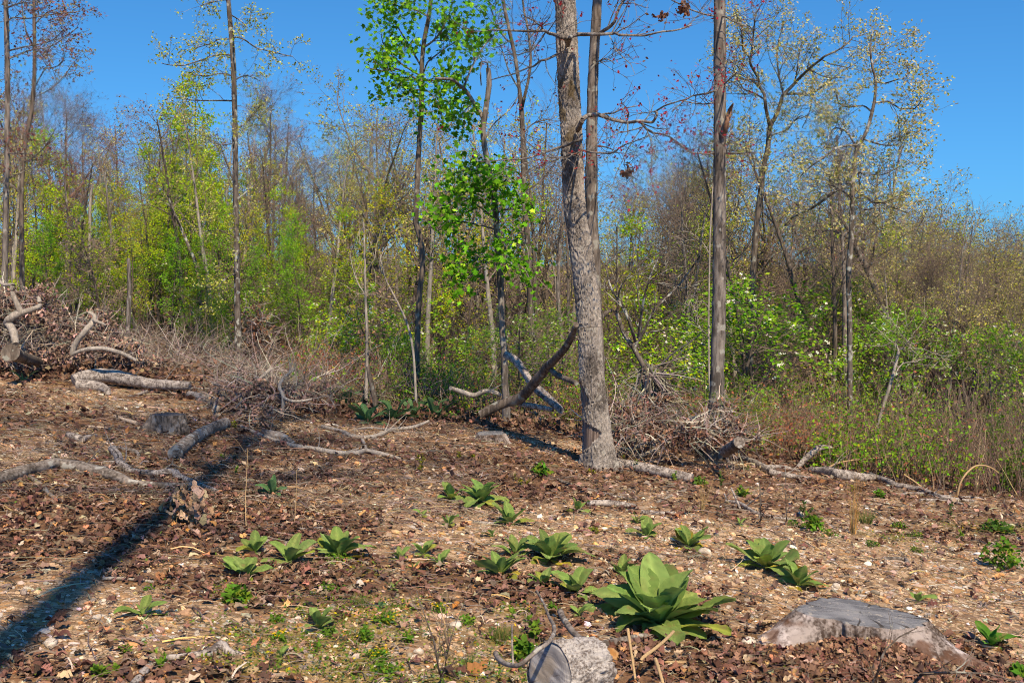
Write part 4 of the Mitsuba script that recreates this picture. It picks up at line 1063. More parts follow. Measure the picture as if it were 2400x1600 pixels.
def hero(name, label, cat, pts, w, Y, bsdf, limbs=(), twigs=(), leaves=None, sides=20, seed=0, group=None, lean=0.0, knots=0.07, bare=()):
    """A tree along the pixels. limbs: (points, widths, depth change); twigs: levels for ladder(); leaves: dict(per, size, col, ...)."""
    r = np.random.default_rng(seed)
    P, R = limb_px(pts, w, Y, lean, seed)
    P[:, 1] = np.linspace(Y, Y + lean, len(P))
    P = np.array([at(p[0], p[1], yy) for p, yy in zip(pts, P[:, 1])])
    P, R = with_base(P, R)
    k = thing(name, label, cat, group)
    part(k, 'trunk', MB().add(*limb(P, R, sides, 0.07, knots, seed, 0.25)).ply(bsdf, smooth=50, color=False))
    lines = []
    for n_, (lp, lw, dy) in enumerate(limbs):
        i = np.argmin(np.abs(np.array(pts)[:, 1] - lp[0][1]))
        A, B = limb_px(lp, lw, Y, dy, seed + n_ + 1)
        part(k, 'branch', MB().add(*limb(A, B, 9, 0.07, 0.14, seed + n_)).ply(bsdf, smooth=50, color=False))
        if n_ not in bare:
            lines.append(tuple(x[None] for x in resample(A, B, 12)))
    if twigs:
        top = resample(P, R, 14)
        src = lines if lines else [(top[0][None, 5:], top[1][None, 5:])]
        lv = ladder(r, src, twigs)
        mb = MB()
        for A, B, s in lv:
            mb.add(*tubes(A, np.maximum(B, 0.0022), s, False))
        part(k, 'twigs', mb.ply(bsdf, color=False), kind='stuff')
        if leaves:
            mb = MB()
            pos = tip_points(r, lv[-1][0], leaves['per'], leaves.get('t0', 0.35), leaves.get('scatter', 0.05), leaves.get('tuft', 1))
            foliage(r, mb, pos, leaves['size'], leaves['col'], leaves.get('others', ()), leaves.get('tmpl', DIAMOND), leaves.get('jitter', 0.2))
            part(k, 'foliage', mb.ply('leaf'), leaves.get('label'), 'stuff')
    return k, P, R, lines


TW = lambda per, L1, per2=5, L2=0.3, ang=50, up=0.1: ((per, 0.12, 1.0, ang, 14, up, lambda t: L1 * (1.15 - 0.6 * t), 0.5, 6, 0.16, 4), (per2, 0.2, 1.0, 48, 14, up, lambda t: L2 + 0 * t, 0.55, 4, 0.18, 3))
RED = (0.36, 0.035, 0.05)

scene['bark_furrow'] = bark((0.085, 0.072, 0.062), (0.24, 0.21, 0.185), lichen=(0.33, 0.33, 0.29), lichen_at=0.6)
# the big trunk, with its bark plates and the bare scar
from shapely import Polygon, contains_xy, union_all
pts = [(1404, 1098), (1402, 1070), (1394, 960), (1386, 874), (1380, 737), (1364, 599), (1347, 482), (1339, 310), (1331, 155), (1325, 0), (1318, -200), (1308, -500), (1300, -900)]
wid = [90, 78, 63, 59, 58, 54, 50, 49, 48, 49, 45, 38, 30]
YM = float(hit(1404, 1092)[1])
P, R = limb_px(pts, wid, YM, 0)
P = np.array([at(p[0], p[1], YM) for p in pts])
R = np.array(wid) / 2 * YM / FPX
P, R = with_base(P, R, 1.35)
Pm, Rm = resample(P, R, 520)
SD = 120
v, f = tubes(Pm, Rm, SD)
axc, rr = np.repeat(Pm, SD, axis=0), np.repeat(Rm, SD)
d = unit(v - axc)
th = np.tile(np.arange(SD) * 2 * np.pi / SD, len(Pm))
hh = v[:, 2]
q = np.stack([np.cos(th) * 11, np.sin(th) * 11, hh * 36], 1)
plate = meshkit.noise(q * 1.0, 1) * 0.5 + meshkit.noise(q * 2.3, 2) * 0.5
ridge = 1 - np.abs(2 * meshkit.noise(q * [1.7, 1.7, 0.9], 4) - 1)
disp = 0.012 * (plate - 0.5) * 2 - 0.011 * sstep(0.75, 0.98, ridge) + 0.018 * (meshkit.fbm(v * 2.2, 3, 7) - 0.5)
foot = np.exp(-np.maximum(hh - gz(P[0, 0], P[0, 1]), 0) / 0.16)
disp += 0.05 * foot * (0.3 + 0.7 * np.maximum(np.sin(th * 5 + 0.7), 0)) * (0.6 + meshkit.noise(np.stack([th, th * 0, th * 0], 1), 3))
px, py = project(v)
jag = 9 * (meshkit.fbm(v * 26, 3, 12) - 0.5)
scar = union_all([Polygon([(1364, 985), (1379, 996), (1396, 1006), (1408, 1015), (1406, 1028), (1393, 1034), (1386, 1044), (1373, 1051), (1364, 1066), (1340, 1066), (1340, 985)]),
                  Polygon([(1359, 898), (1366, 910), (1380, 942), (1371, 955), (1365, 970), (1362, 986), (1340, 986), (1340, 898)])])
inside = contains_xy(scar, px + jag, py + jag) & (d[:, 1] < 0.25)
disp = np.where(inside, -0.024 + 0.004 * (meshkit.fbm(np.stack([th * 9, 0 * th, hh * 1.5], 1), 2, 5) - 0.5), disp)
v = v + d * disp[:, None]
bare = inside[f].all(1)
main = thing('big_tree', 'thickest trunk in the clearing, plated grey bark with a bare scar near its foot', 'tree')
part(main, 'trunk', mikit.ply((v, f[~bare]), 'bark_plates', smooth=45))
part(main, 'bare_scar', mikit.ply((v, f[bare]), 'bare_wood', smooth=True), 'bare grey wood where the bark has come off')
lines = []
r = np.random.default_rng(5)
for lp, lw, dy in (([(1330, 106), (1317, 88), (1289, 79), (1273, 72), (1248, 74), (1196, 72), (1144, 71)], (10, 3), -0.5), ([(1330, 106), (1337, 87), (1358, 81), (1385, 81), (1410, 81), (1437, 79), (1454, 83), (1506, 84), (1558, 74), (1620, 56)], (11, 3), -0.6),
                   ([(1354, 305), (1365, 282), (1385, 270), (1406, 270), (1437, 281), (1461, 286), (1499, 284), (1530, 286), (1539, 272), (1534, 262), (1558, 248), (1610, 232)], (12, 3), -0.4), ([(1499, 285), (1516, 303), (1540, 313), (1575, 324), (1605, 348)], (6, 2.5), -0.2),
                   ([(1310, 126), (1275, 141), (1241, 158), (1196, 176), (1150, 188)], (6, 2), 0.6), ([(1362, 318), (1351, 331), (1317, 344), (1265, 362), (1230, 372), (1179, 375), (1127, 379)], (7, 2), -0.5), ([(1362, 352), (1340, 362), (1317, 368), (1265, 374), (1200, 392)], (4, 2), -0.5),
                   ([(1360, 350), (1399, 358), (1437, 358), (1461, 341), (1489, 331), (1523, 317)], (5, 2), -0.5), ([(1273, 72), (1262, 58), (1248, 47), (1225, 35)], (4, 2), -0.4), ([(1458, 402), (1480, 412), (1500, 425)], (2, 1.5), -0.3)):
    A, B = limb_px(lp, lw, YM - 0.13, dy, 3)
    lines.append(tuple(x[None] for x in resample(A, B, 12)))
    part(main, 'branch', MB().add(*limb(A, B, 9, 0.05, 0.12, 3)).ply('bark_grey', smooth=50, color=False))
for s in range(9):                                             # the crown above the frame
    i = 400 + s * 12
    S = Pm[i]
    a = s * 2.4
    A = polys(r, S[None], np.array([[math.cos(a), math.sin(a), 0.9]]), np.array([2.5]), 8, 0.15, 0.05)
    B = taper(1, 8, 0.045, 0.012)
    part(main, 'branch', MB().add(*tubes(A, B, 7)).ply('bark_grey', color=False))
lv = ladder(r, lines, TW(7, 0.5, 4, 0.22, 48, 0.08))
mb = MB()
for A, B, s in lv:
    mb.add(*tubes(A, np.maximum(B, 0.0022), s, False))
part(main, 'twigs', mb.ply('bark_grey', color=False), kind='stuff')
mb = MB()
tip = lv[-1][0][r.random(len(lv[-1][0])) < 0.45][:, -1]
pos = np.repeat(tip, 6, 0) + 0.022 * r.normal(size=(len(tip) * 6, 3))
foliage(r, mb, pos, 0.026, RED, [(0.3, (0.22, 0.07, 0.05))])
part(main, 'blossoms', mb.ply('leaf'), 'small red blossom tufts along the twigs', 'stuff')
mb = MB()
for cx, cy, dep in ((1470, 402, YM - 0.4), (1553, 38, YM - 0.6), (1600, 20, YM - 0.5)):
    n = 14
    stamp(mb, *DRY[1], at(cx, cy, dep) + np.random.default_rng(int(cx)).normal(0, .028, (n, 3)), frames(r, r.normal(size=(n, 3))), r.uniform(.05, .085, n), tones(r, n, (.20, .11, .08), .25))
part(main, 'dead_leaves', mb.ply('matt'), 'brown dead leaf clusters hanging from twigs', 'stuff')

hero('slender_tree', 'dark furrowed trunk standing right behind the thickest trunk', 'tree', [(1404, 1040), (1402, 900), (1397, 737), (1391, 599), (1386, 482), (1387, 310), (1391, 155), (1400, 0), (1406, -200), (1410, -500)], [36, 32, 31, 30, 29, 26, 24, 22, 20, 15], YM + 1.7, 'bark_furrow',
     [([(1402, 82), (1425, 66), (1440, 52), (1446, 31), (1463, 0), (1480, -40)], (9, 5), -0.5), ([(1391, 160), (1410, 140), (1440, 150)], (4, 2), -0.5), ([(1388, 340), (1420, 345), (1450, 360)], (4, 2), -0.6), ([(1405, -150), (1450, -300), (1500, -450)], (9, 4), 0.6), ([(1404, -150), (1350, -300), (1300, -450)], (9, 4), 0.6)],
     TW(7, 0.5, 4, 0.2), dict(per=2, size=0.035, col=RED, t0=0.8, others=[(0.5, (0.2, 0.1, 0.06))]), seed=21)
k, P, R, _ = hero('straight_tree', 'straight grey trunk with a splintered stub high on its side', 'tree', [(1676, 1020), (1681, 874), (1685, 737), (1686, 530), (1687, 310), (1687, 155), (1687, 0), (1688, -200), (1689, -600)], [38, 32, 31, 30, 28, 28, 26, 23, 16], 11.2, 'bark_grey',
     [([(1676, 38), (1652, 34), (1621, 24), (1600, 12), (1560, -12)], (4, 2.5), -0.8), ([(1690, 40), (1714, 48), (1748, 62), (1775, 68)], (4, 2), -0.8), ([(1676, 213), (1652, 220), (1627, 224), (1600, 240), (1575, 262)], (5, 2), -0.7), ([(1676, 240), (1640, 244), (1600, 236)], (4, 2), -0.7), ([(1674, 358), (1652, 361), (1621, 358), (1596, 342), (1570, 330)], (5, 2.5), -0.7), ([(1694, 200), (1715, 182), (1728, 168)], (4, 2), -0.4), ([(1694, 358), (1725, 360), (1770, 357)], (4, 2), -0.6)],
     TW(8, 0.5, 4, 0.2), dict(per=2, size=0.032, col=RED, t0=0.8), seed=31)
A, B = limb_px([(1697, 318), (1703, 290), (1710, 262), (1719, 243)], (10, 12, 12, 3), 11.1, -0.15)
scene['raw_wood'] = two({'type': 'diffuse', 'reflectance': proc(lambda p, n, uv: mix((0.14, 0.075, 0.05), (0.30, 0.18, 0.12), fbm(p.x * 60, p.y * 60, p.z * 4, 2)))})
part(k, 'splintered_stub', MB().add(*limb(A, B, 8, 0.03, 0.3, 9)).ply('raw_wood', smooth=40, color=False), 'reddish splintered stub of a torn branch')
hero('lichen_tree', 'thin tall tree spotted with white lichen and sparse yellow-green tufts', 'tree', [(559, 860), (556, 702), (554, 530), (553, 482), (551, 310), (547, 155), (540, 60), (535, 0), (526, -120), (515, -300)], [17, 14, 12.5, 12.5, 12, 12, 11, 10, 8, 4], 15.5, 'bark_lichen',
     [([(547, 95), (570, 92), (600, 112), (640, 122), (685, 132)], (4, 2), -0.8), ([(545, 130), (520, 128), (470, 142), (425, 154), (378, 148)], (4, 2), -0.6), ([(547, 180), (520, 172), (490, 178), (450, 175)], (3, 2), -0.4), ([(545, 92), (518, 92), (500, 100), (460, 112)], (3, 2), 0.5), ([(550, 190), (580, 178), (610, 190)], (3, 2), 0.5), ([(540, 35), (565, 50), (578, 72)], (3, 2), 0.4), ([(553, 240), (520, 236), (470, 236), (430, 226)], (4, 2), .6),
      ([(552, 300), (590, 270), (620, 240)], (3, 2), .5), ([(552, 330), (520, 340), (490, 330)], (3, 2), -.5), ([(553, 470), (600, 430), (640, 390)], (4, 2), .5), ([(553, 560), (510, 540), (480, 545)], (3, 2), -.5), ([(530, 0), (500, 5), (470, 14)], (3, 2), -.4), ([(556, 640), (520, 660), (500, 690)], (3, 1.5), -.5)],
     TW(7, 0.5, 4, 0.18, 55), dict(per=2, tuft=6, size=0.035, col=(0.38, 0.42, 0.06), t0=0.6, scatter=0.04, others=[(0.3, (0.48, 0.48, 0.18))]), seed=41, sides=14)
hero('edge_tree', 'reddish-grey tall trunk at the very left edge', 'tree', [(10, 730), (12, 600), (14, 482), (17, 310), (17, 155), (14, 0), (12, -150), (8, -400)], [14, 13, 12.5, 12, 11.5, 11, 9, 5], 14.0, 'bark_grey',
     [([(17, 120), (60, 110), (110, 100), (150, 70)], (4, 2), -.6), ([(16, 60), (30, 42), (60, 44), (110, 36), (185, 28)], (4, 2), -.5), ([(16, 140), (60, 122), (120, 108), (180, 66)], (4, 2), .4), ([(14, 20), (40, 10), (90, 5)], (4, 2), .4), ([(15, 250), (-20, 220), (-60, 180)], (5, 2), 0), ([(15, 420), (60, 400), (110, 380)], (4, 2), .5), ([(14, 360), (50, 360), (90, 370)], (4, 2), -.5), ([(14, 330), (-10, 260), (-40, 200)], (4, 2), .5)],
     TW(8, 0.6, 5, 0.2), dict(per=2, tuft=4, size=0.034, col=(0.26, 0.10, 0.08), t0=0.5, scatter=0.04, others=[(0.3, (0.30, 0.28, 0.12)), (0.2, (0.14, 0.06, 0.06))]), seed=51, sides=14)
hero('dark_tree', 'dark crooked trunk just inside the left edge', 'tree', [(53, 700), (51, 560), (50, 482), (58, 344), (74, 258), (81, 155), (80, 34), (79, -100), (78, -300)], [12, 11, 10, 9.5, 9.5, 8.5, 7, 6, 3], 16.5, 'bark_dark',
     [([(80, 110), (60, 70), (52, 20), (50, -40)], (4, 2), .4), ([(78, 210), (110, 160), (150, 125)], (3, 2), -.6), ([(66, 300), (30, 250), (20, 200)], (3, 2), .6), ([(76, 230), (130, 200), (170, 150)], (3, 2), .4), ([(55, 380), (100, 350), (130, 300)], (3, 2), -.4), ([(52, 460), (20, 430), (-10, 425)], (3, 2), .3), ([(80, 60), (110, 30), (140, 20)], (3, 2), .3)],
     TW(8, 0.7, 5, 0.22), dict(per=2, tuft=4, size=0.036, col=(0.26, 0.14, 0.09), t0=0.5, scatter=0.04, others=[(0.4, (0.32, 0.30, 0.10))]), seed=61, sides=12)
BIGLEAF = dict(per=2, tuft=4, size=0.060, col=(0.13, 0.35, 0.018), t0=0.35, tmpl=LOBED, jitter=0.32, others=[(0.25, (0.27, 0.52, 0.03)), (0.25, (0.10, 0.29, 0.015))], scatter=0.085)
hero('maple_tree', 'dark slender trunk topped by large bright green leaves', 'tree', [(976, 940), (977, 874), (979, 771), (982, 702), (991, 616), (986, 564), (975, 517), (977, 448), (982, 344), (988, 224), (988, 172), (993, 103), (1006, 34), (1013, -30), (1020, -200)], [14, 13, 13, 13, 12, 12, 13, 13, 12, 11, 10, 10, 9, 8, 4], 14.0, 'bark_dark',
     [([(988, 200), (950, 170), (920, 160), (890, 165), (860, 160)], (5, 2), -.6), ([(990, 160), (960, 110), (930, 60), (905, 25)], (5, 2), .6), ([(995, 110), (1030, 80), (1050, 40), (1060, 0)], (5, 2), -.5), ([(990, 190), (1030, 190), (1060, 200)], (4, 2), -.6), ([(1005, 40), (960, 20), (920, 10)], (4, 2), -.4), ([(990, 180), (940, 150), (900, 105), (895, 80)], (4, 2), -.8), ([(987, 210), (960, 215), (935, 240)], (4, 2), -.5), ([(988, 215), (1010, 220), (1040, 280)], (3, 2), -.6), ([(1010, 0), (1060, -20), (1120, -10), (1160, 20)], (5, 2), .4), ([(988, 190), (1000, 150), (1035, 120), (1070, 100)], (4, 2), .4)],
     TW(7, 0.42, 4, 0.2, 55, 0.0), BIGLEAF, seed=71, sides=14)
hero('vine_tree', 'broken-topped trunk leaning slightly, hung with bright green leaves', 'tree', [(1186, 930), (1184, 909), (1182, 840), (1177, 771), (1174, 685), (1170, 616), (1165, 547), (1160, 482), (1149, 413), (1139, 361), (1132, 310), (1141, 241), (1146, 200), (1144, 160)], [18, 17, 16, 15, 15, 14.5, 14, 14, 13, 13, 13, 12, 13, 11], 12.6, 'bark_grey',
     [([(1132, 275), (1110, 241), (1086, 207), (1055, 186), (1020, 184)], (11, 6), -.5), ([(1135, 330), (1150, 300), (1200, 250), (1220, 215)], (4, 2), .4), ([(1160, 420), (1120, 400), (1080, 400), (1040, 420)], (4, 2), -.6), ([(1165, 470), (1120, 440), (1060, 470), (1010, 500)], (4, 2), -.8), ([(1166, 500), (1200, 490), (1230, 510)], (4, 2), -.6), ([(1172, 610), (1130, 600), (1090, 620), (1060, 600)], (4, 2), -.7), ([(1174, 640), (1210, 620), (1240, 650)], (4, 2), -.6), ([(1172, 590), (1110, 640), (1075, 665)], (4, 2), -.8), ([(1162, 450), (1190, 420), (1205, 425)], (4, 2), -.6), ([(1168, 540), (1080, 520), (1020, 540), (1000, 520)], (4, 2), -.7), ([(1144, 170), (1142, 148), (1130, 144), (1126, 170), (1128, 200)], (4, 3), -.2), ([(1166, 520), (1100, 470), (1050, 450), (1005, 455)], (4, 2), -.5), ([(1171, 600), (1210, 560), (1235, 580), (1240, 610)], (3, 2), -.6),
      ([(1086, 207), (1110, 150), (1150, 90), (1180, 60)], (5, 2), .5), ([(1110, 241), (1090, 260), (1085, 275)], (3, 2), -.3)],
     TW(6, 0.30, 4, 0.17, 55, 0.0), BIGLEAF, seed=81, sides=14, bare=(0, 1, 10, 12))
hero('forked_tree', 'straight dark trunk that forks high up, left of the thickest trunk', 'tree', [(1254, 880), (1251, 857), (1248, 805), (1241, 668), (1237, 564), (1229, 482), (1227, 379), (1225, 310), (1222, 258), (1217, 207), (1208, 138), (1193, 69), (1179, 0), (1168, -80), (1150, -300)], [16, 15, 15, 13.5, 13, 12.5, 12, 11.5, 11, 9, 8.5, 8, 7.5, 6, 3], 17.0, 'bark_dark',
     [([(1223, 255), (1230, 224), (1241, 172), (1244, 138), (1237, 69), (1227, 17), (1220, -60)], (8, 4), .5), ([(1215, 207), (1190, 160), (1175, 110)], (4, 2), .4), ([(1225, 330), (1250, 290), (1290, 280)], (4, 2), .6), ([(1227, 420), (1190, 390), (1170, 400)], (3, 2), -.4), ([(1240, 90), (1270, 60), (1290, 40)], (4, 2), .5), ([(1200, 100), (1165, 60), (1150, 20)], (4, 2), .5), ([(1228, 450), (1260, 430), (1290, 400)], (3, 2), .5)],
     TW(8, 0.8, 5, 0.3), dict(per=2, size=0.04, col=(0.22, 0.17, 0.12), t0=0.6, others=[(0.3, (0.30, 0.28, 0.10))]), seed=91, sides=14)
PALE = dict(per=2, tuft=7, size=0.042, col=(0.52, 0.48, 0.19), t0=0.5, scatter=0.045, others=[(0.3, (0.58, 0.53, 0.33)), (0.25, (0.38, 0.40, 0.08))])
hero('oak_tree', 'spreading oak with dark forked limbs and pale yellow catkins above the straight trunk', 'tree', [(1757, 900), (1762, 700), (1772, 540), (1779, 482), (1789, 396), (1800, 344), (1804, 300), (1820, 269), (1834, 224)], [15, 14, 13, 13, 12, 11.5, 11, 9, 8], 19.0, 'bark_dark',
     [([(1834, 224), (1862, 196), (1896, 162), (1930, 134), (1965, 117), (2000, 85)], (8, 3), -.8), ([(1804, 300), (1793, 234), (1779, 193), (1758, 145), (1741, 114), (1739, 83), (1735, 40)], (8, 3), .8), ([(1758, 145), (1765, 90), (1769, 45), (1785, 10)], (5, 2), -.5), ([(1838, 220), (1865, 220), (1906, 217), (1937, 196), (1968, 172), (2005, 150)], (6, 2), 1.0), ([(1838, 224), (1824, 165), (1824, 103), (1840, 50)], (5, 2), .6), ([(1779, 193), (1750, 186), (1722, 184)], (4, 2), -.5), ([(1790, 390), (1760, 360), (1740, 330)], (4, 2), .6), ([(1786, 410), (1770, 372), (1755, 370)], (3, 2), -.6), ([(1793, 234), (1770, 220), (1740, 205), (1715, 150)], (4, 2), .5), ([(1862, 196), (1870, 150), (1880, 100)], (4, 2), -.5), ([(1802, 320), (1850, 300), (1880, 270)], (4, 2), -.6), ([(1906, 217), (1900, 250), (1880, 300)], (3, 2), .4)],
     TW(9, 1.0, 6, 0.38), PALE, seed=101, sides=14)
hero('crooked_oak', 'thin crooked oak with drooping arched limbs, tallest against the blue sky on the right', 'tree', [(1991, 1020), (1992, 940), (1992, 840), (1991, 737), (1989, 633), (1996, 547), (1998, 448), (2001, 396), (2010, 344), (2027, 317), (2041, 275), (2051, 224), (2053, 193), (2044, 155), (2040, 110), (2046, 70)], [13, 12.5, 12, 12, 12, 12, 11, 10, 9, 8, 8, 7, 6, 5, 4, 2], 16.0, 'bark_lichen',
     [([(2051, 241), (2082, 238), (2110, 255), (2144, 255), (2160, 235)], (5, 2), -.6), ([(2042, 262), (2020, 248), (1989, 251), (1961, 220)], (4, 2), .5), ([(2010, 340), (1972, 344), (1927, 372), (1886, 403), (1860, 440)], (6, 2), -.8), ([(1998, 427), (1944, 458), (1896, 492), (1848, 517), (1830, 545)], (8, 3), .8), ([(2008, 350), (1985, 310), (1960, 300), (1940, 330)], (5, 2), .4), ([(2053, 190), (2075, 195), (2110, 185), (2120, 150)], (4, 2), .5), ([(2045, 155), (2060, 130), (2075, 110)], (3, 2), .3), ([(1998, 440), (2040, 470), (2080, 480), (2130, 500)], (5, 2), -.6), ([(2000, 400), (2060, 410), (2110, 390)], (4, 2), .8), ([(1997, 470), (1960, 440), (1900, 420)], (4, 2), -.7), ([(1996, 520), (2030, 490), (2050, 500)], (4, 2), .5), ([(2020, 325), (2070, 340), (2110, 330)], (4, 2), .6)],
     TW(9, 0.8, 6, 0.34), {**PALE, 'tuft': 6}, seed=111, sides=14)
hero('leaning_tree', 'dark trunk leaning left, low behind the thin crooked oak', 'tree', [(2082, 800), (2072, 743), (2058, 695), (2034, 633), (2010, 588), (1992, 545), (1960, 500)], [17, 16, 15, 14, 13, 10, 6], 23.0, 'bark_dark', [([(2015, 595), (1990, 560), (1940, 540), (1900, 545)], (7, 3), .6), ([(2034, 633), (2050, 570), (2080, 520)], (6, 2), -.6)], TW(8, 1.0, 5, 0.4), {**PALE, 'tuft': 5}, seed=121, sides=12)
hero('sapling', 'pale leaning sapling with a forked top rising from the tall weeds', 'tree', [(2050, 1045), (2054, 1010), (2068, 960), (2089, 892), (2100, 850), (2106, 823)], [8, 8, 8, 7.5, 7, 6.5], 12.2, 'bark_pale', [([(2106, 823), (2102, 808), (2098, 795)], (4, 2), .1), ([(2106, 823), (2120, 812), (2132, 800)], (4, 2), -.1), ([(2089, 892), (2120, 850), (2140, 848), (2180, 835)], (3, 1.5), .3)], TW(6, 0.5, 4, 0.2), dict(per=2, size=.04, col=(.12, .22, .03)), seed=131, sides=10)
hero('sapling', 'slim pale sapling close beside the straight grey trunk', 'tree', [(1664, 960), (1662, 870), (1661, 737), (1663, 600), (1668, 480), (1672, 420)], [5, 5, 4.5, 4, 3.5, 2], 12.6, 'bark_pale', [([(1661, 720), (1640, 700), (1615, 690)], (2, 1.2), -.3), ([(1661, 790), (1640, 770), (1605, 752)], (2, 1.2), -.3), ([(1663, 600), (1640, 560), (1600, 540)], (2, 1.2), .4)], TW(5, 0.4, 3, 0.2), dict(per=2, size=.04, col=(.16, .22, .04)), seed=132, sides=8)
hero('sapling', 'pale bent sapling in front of the maple trunk', 'tree', [(975, 940), (974, 915), (970, 840), (963, 790), (951, 750), (930, 705), (903, 650), (890, 590)], [7, 6.5, 6, 5.5, 5, 4.5, 4, 2], 12.5, 'bark_pale', [([(903, 650), (890, 620), (905, 580)], (2.5, 1.2), .2), ([(930, 705), (905, 700), (880, 690)], (2.5, 1.2), -.2)], TW(5, 0.4, 3, 0.2), dict(per=2, size=.045, col=(.24, .25, .03)), seed=133, sides=8)
hero('sapling', 'straight pale pole with a frayed foot beside the broken dark stump trunk', 'tree', [(858, 945), (858, 926), (860, 860), (860, 780), (857, 700), (855, 600), (852, 520)], [10, 9, 7, 7, 6, 5, 3], 12.8, 'bark_pale', [([(857, 690), (830, 640), (820, 590)], (3, 1.5), .3), ([(856, 640), (880, 600), (890, 560)], (3, 1.5), .3)], TW(6, 0.5, 4, 0.2), dict(per=4, size=.045, col=(.27, .25, .03)), seed=134, sides=8)
hero('broken_trunk', 'short dark broken stem beside the frayed pale pole', 'dead tree', [(880, 945), (876, 925), (868, 890), (861, 858)], [13, 13, 12, 7], 12.4, 'bark_dark', seed=135, sides=10)
hero('dead_snag', 'dark bare snag with a broken top among the yellow-green trees', 'dead tree', [(300, 830), (300, 790), (302, 720), (303, 660), (301, 605)], [12, 11, 10, 9, 8], 16.5, 'bark_grey', seed=136, sides=10)
hero('dead_snag', 'pale barkless snag rising against the green far left woods', 'dead tree', [(210, 700), (210, 560), (211, 500), (213, 455), (217, 438)], [7, 7, 6.5, 6, 5], 22, 'bark_pale', seed=137, sides=8)
hero('leaning_tree', 'pale lichened trunk leaning left amid bright green leaves', 'tree', [(473, 830), (472, 771), (468, 678), (458, 616), (442, 578), (427, 540), (405, 490), (392, 455)], [9, 9, 9, 8.5, 8, 7, 5, 3], 19, 'bark_lichen', [([(427, 540), (410, 500), (400, 480)], (4, 2), .3)], TW(8, 0.6, 4, 0.3), dict(per=5, size=.06, col=(.18, .28, .03)), seed=138, sides=10)
# fallen dead tree and the crossed leaning logs
YL = 10.6
hero('fallen_tree', 'grey dead tree crown fallen behind the big trunk with raised bare limbs', 'dead tree', [(1530, 925), (1516, 874), (1489, 823), (1461, 778), (1437, 726), (1424, 730), (1412, 744)], [13, 13, 12, 10, 10, 10, 9], 11.6, 'bark_lichen',
     [([(1489, 799), (1468, 737), (1430, 668), (1420, 623)], (8, 3), .5), ([(1493, 810), (1496, 799), (1530, 733), (1600, 657), (1640, 600)], (9, 3), .4), ([(1496, 792), (1509, 702), (1523, 650), (1551, 592)], (7, 3), -.4), ([(1420, 623), (1440, 600), (1470, 585)], (4, 2), .3), ([(1468, 737), (1450, 690), (1470, 650), (1550, 590)], (4, 2), -.3)], TW(8, 0.5, 5, 0.22), seed=141, sides=12)
branch('leaning_log', 'dark lichened log leaning up against the big trunk', 'log', [(1125, 972, 10.9), (1179, 945, 10.9), (1213, 936, 10.8), (1248, 902, 10.5), (1282, 861, 10.2), (1306, 836, 9.9), (1327, 812, 9.7), (1350, 760, 9.3)], [10, 12, 13, 12, 11, 9, 8.5, 7], 'bark_dark', side=[([(1286, 861, 10.2), (1310, 881, 9.9), (1351, 897, 9.4)], [6, 7, 6])], sides=14, twig=4)
branch('leaning_log', 'pale barkless log crossing behind the dark leaning log', 'log', [(1185, 832, 11.6), (1203, 840, 11.5), (1224, 864, 11.3), (1244, 895, 11.1), (1272, 923, 10.9), (1296, 943, 10.7), (1315, 962, 10.5)], [9, 10, 9, 10, 11, 10, 8], 'weathered_wood', sides=12, twig=2)
branch('fallen_branch', 'bleached crooked branch lying left of the crossed logs', 'branch', [(1056, 909, 11.2), (1086, 919, 11.3), (1110, 926, 11.3), (1137, 916, 11.3), (1172, 926, 11.4)], [4, 4.5, 4.5, 4, 4], 'bark_pale', twig=4)
branch('fallen_branch', 'pale thin log lying flat below the crossed logs', 'log', [(1218, 946, 10.8), (1265, 954, 10.7), (1296, 960, 10.6)], [5, 5.5, 4], 'weathered_wood')
branch('fallen_branch', 'silvery branch raised out of the brush right of the left brush pile', 'branch', [(583, 930, 10.8), (605, 895, 10.9), (638, 862, 11)], [4, 4.5, 3], 'bark_pale', twig=4)
branch('fallen_branch', 'crooked pale limb standing in the middle of the brush', 'branch', [(660, 965, 10.5), (664, 930, 10.5), (655, 905, 10.6), (690, 865, 10.7)], [3.5, 3.5, 3, 2], 'bark_pale', side=[([(664, 930, 10.5), (690, 940, 10.4), (730, 935, 10.5)], [3, 2])], twig=5)
branch('fallen_branch', 'forked white limb reaching out of the left brush pile', 'branch', [(17, 757, 12.0), (30, 742, 11.9), (52, 733, 11.9), (75, 725, 11.9), (93, 716, 11.9), (92, 703, 11.9), (88, 695, 11.9)], [7, 7, 6, 5, 4.5, 4, 3], 'bark_pale', side=[([(50, 732, 11.9), (34, 698, 11.9), (27, 680, 11.9), (32, 668, 11.9), (14, 668, 12.0), (-5, 656, 12.1)], [6, 4.5, 4, 4, 3.5, 3]), ([(17, 757, 12.0), (32, 780, 11.8), (37, 806, 11.7)], [7, 7, 6])], twig=3)
branch('fallen_branch', 'curved white limb hooking up at the right of the left brush pile', 'branch', [(169, 828, 11.8), (179, 802, 11.8), (200, 775, 11.8), (220, 750, 11.9), (222, 742, 11.9), (207, 732, 11.9)], [5, 5.5, 5.5, 5, 4, 3], 'bark_pale', side=[([(220, 750, 11.9), (235, 756, 11.8), (248, 762, 11.8)], [4, 2])], twig=2)
branch('fallen_branch', 'long pale branch lying along the foot of the left brush pile', 'branch', [(169, 831, 11.7), (238, 816, 11.6), (275, 824, 11.6), (320, 845, 11.6)], [3.5, 4, 4, 3], 'bark_pale', twig=4)
branch('log', 'sawn dark log end poking out of the left brush pile', 'log', [(24, 826, 11.3), (50, 836, 11.7), (92, 848, 12.2)], [16, 11, 8], 'bark_dark', sides=16, knots=0.06)

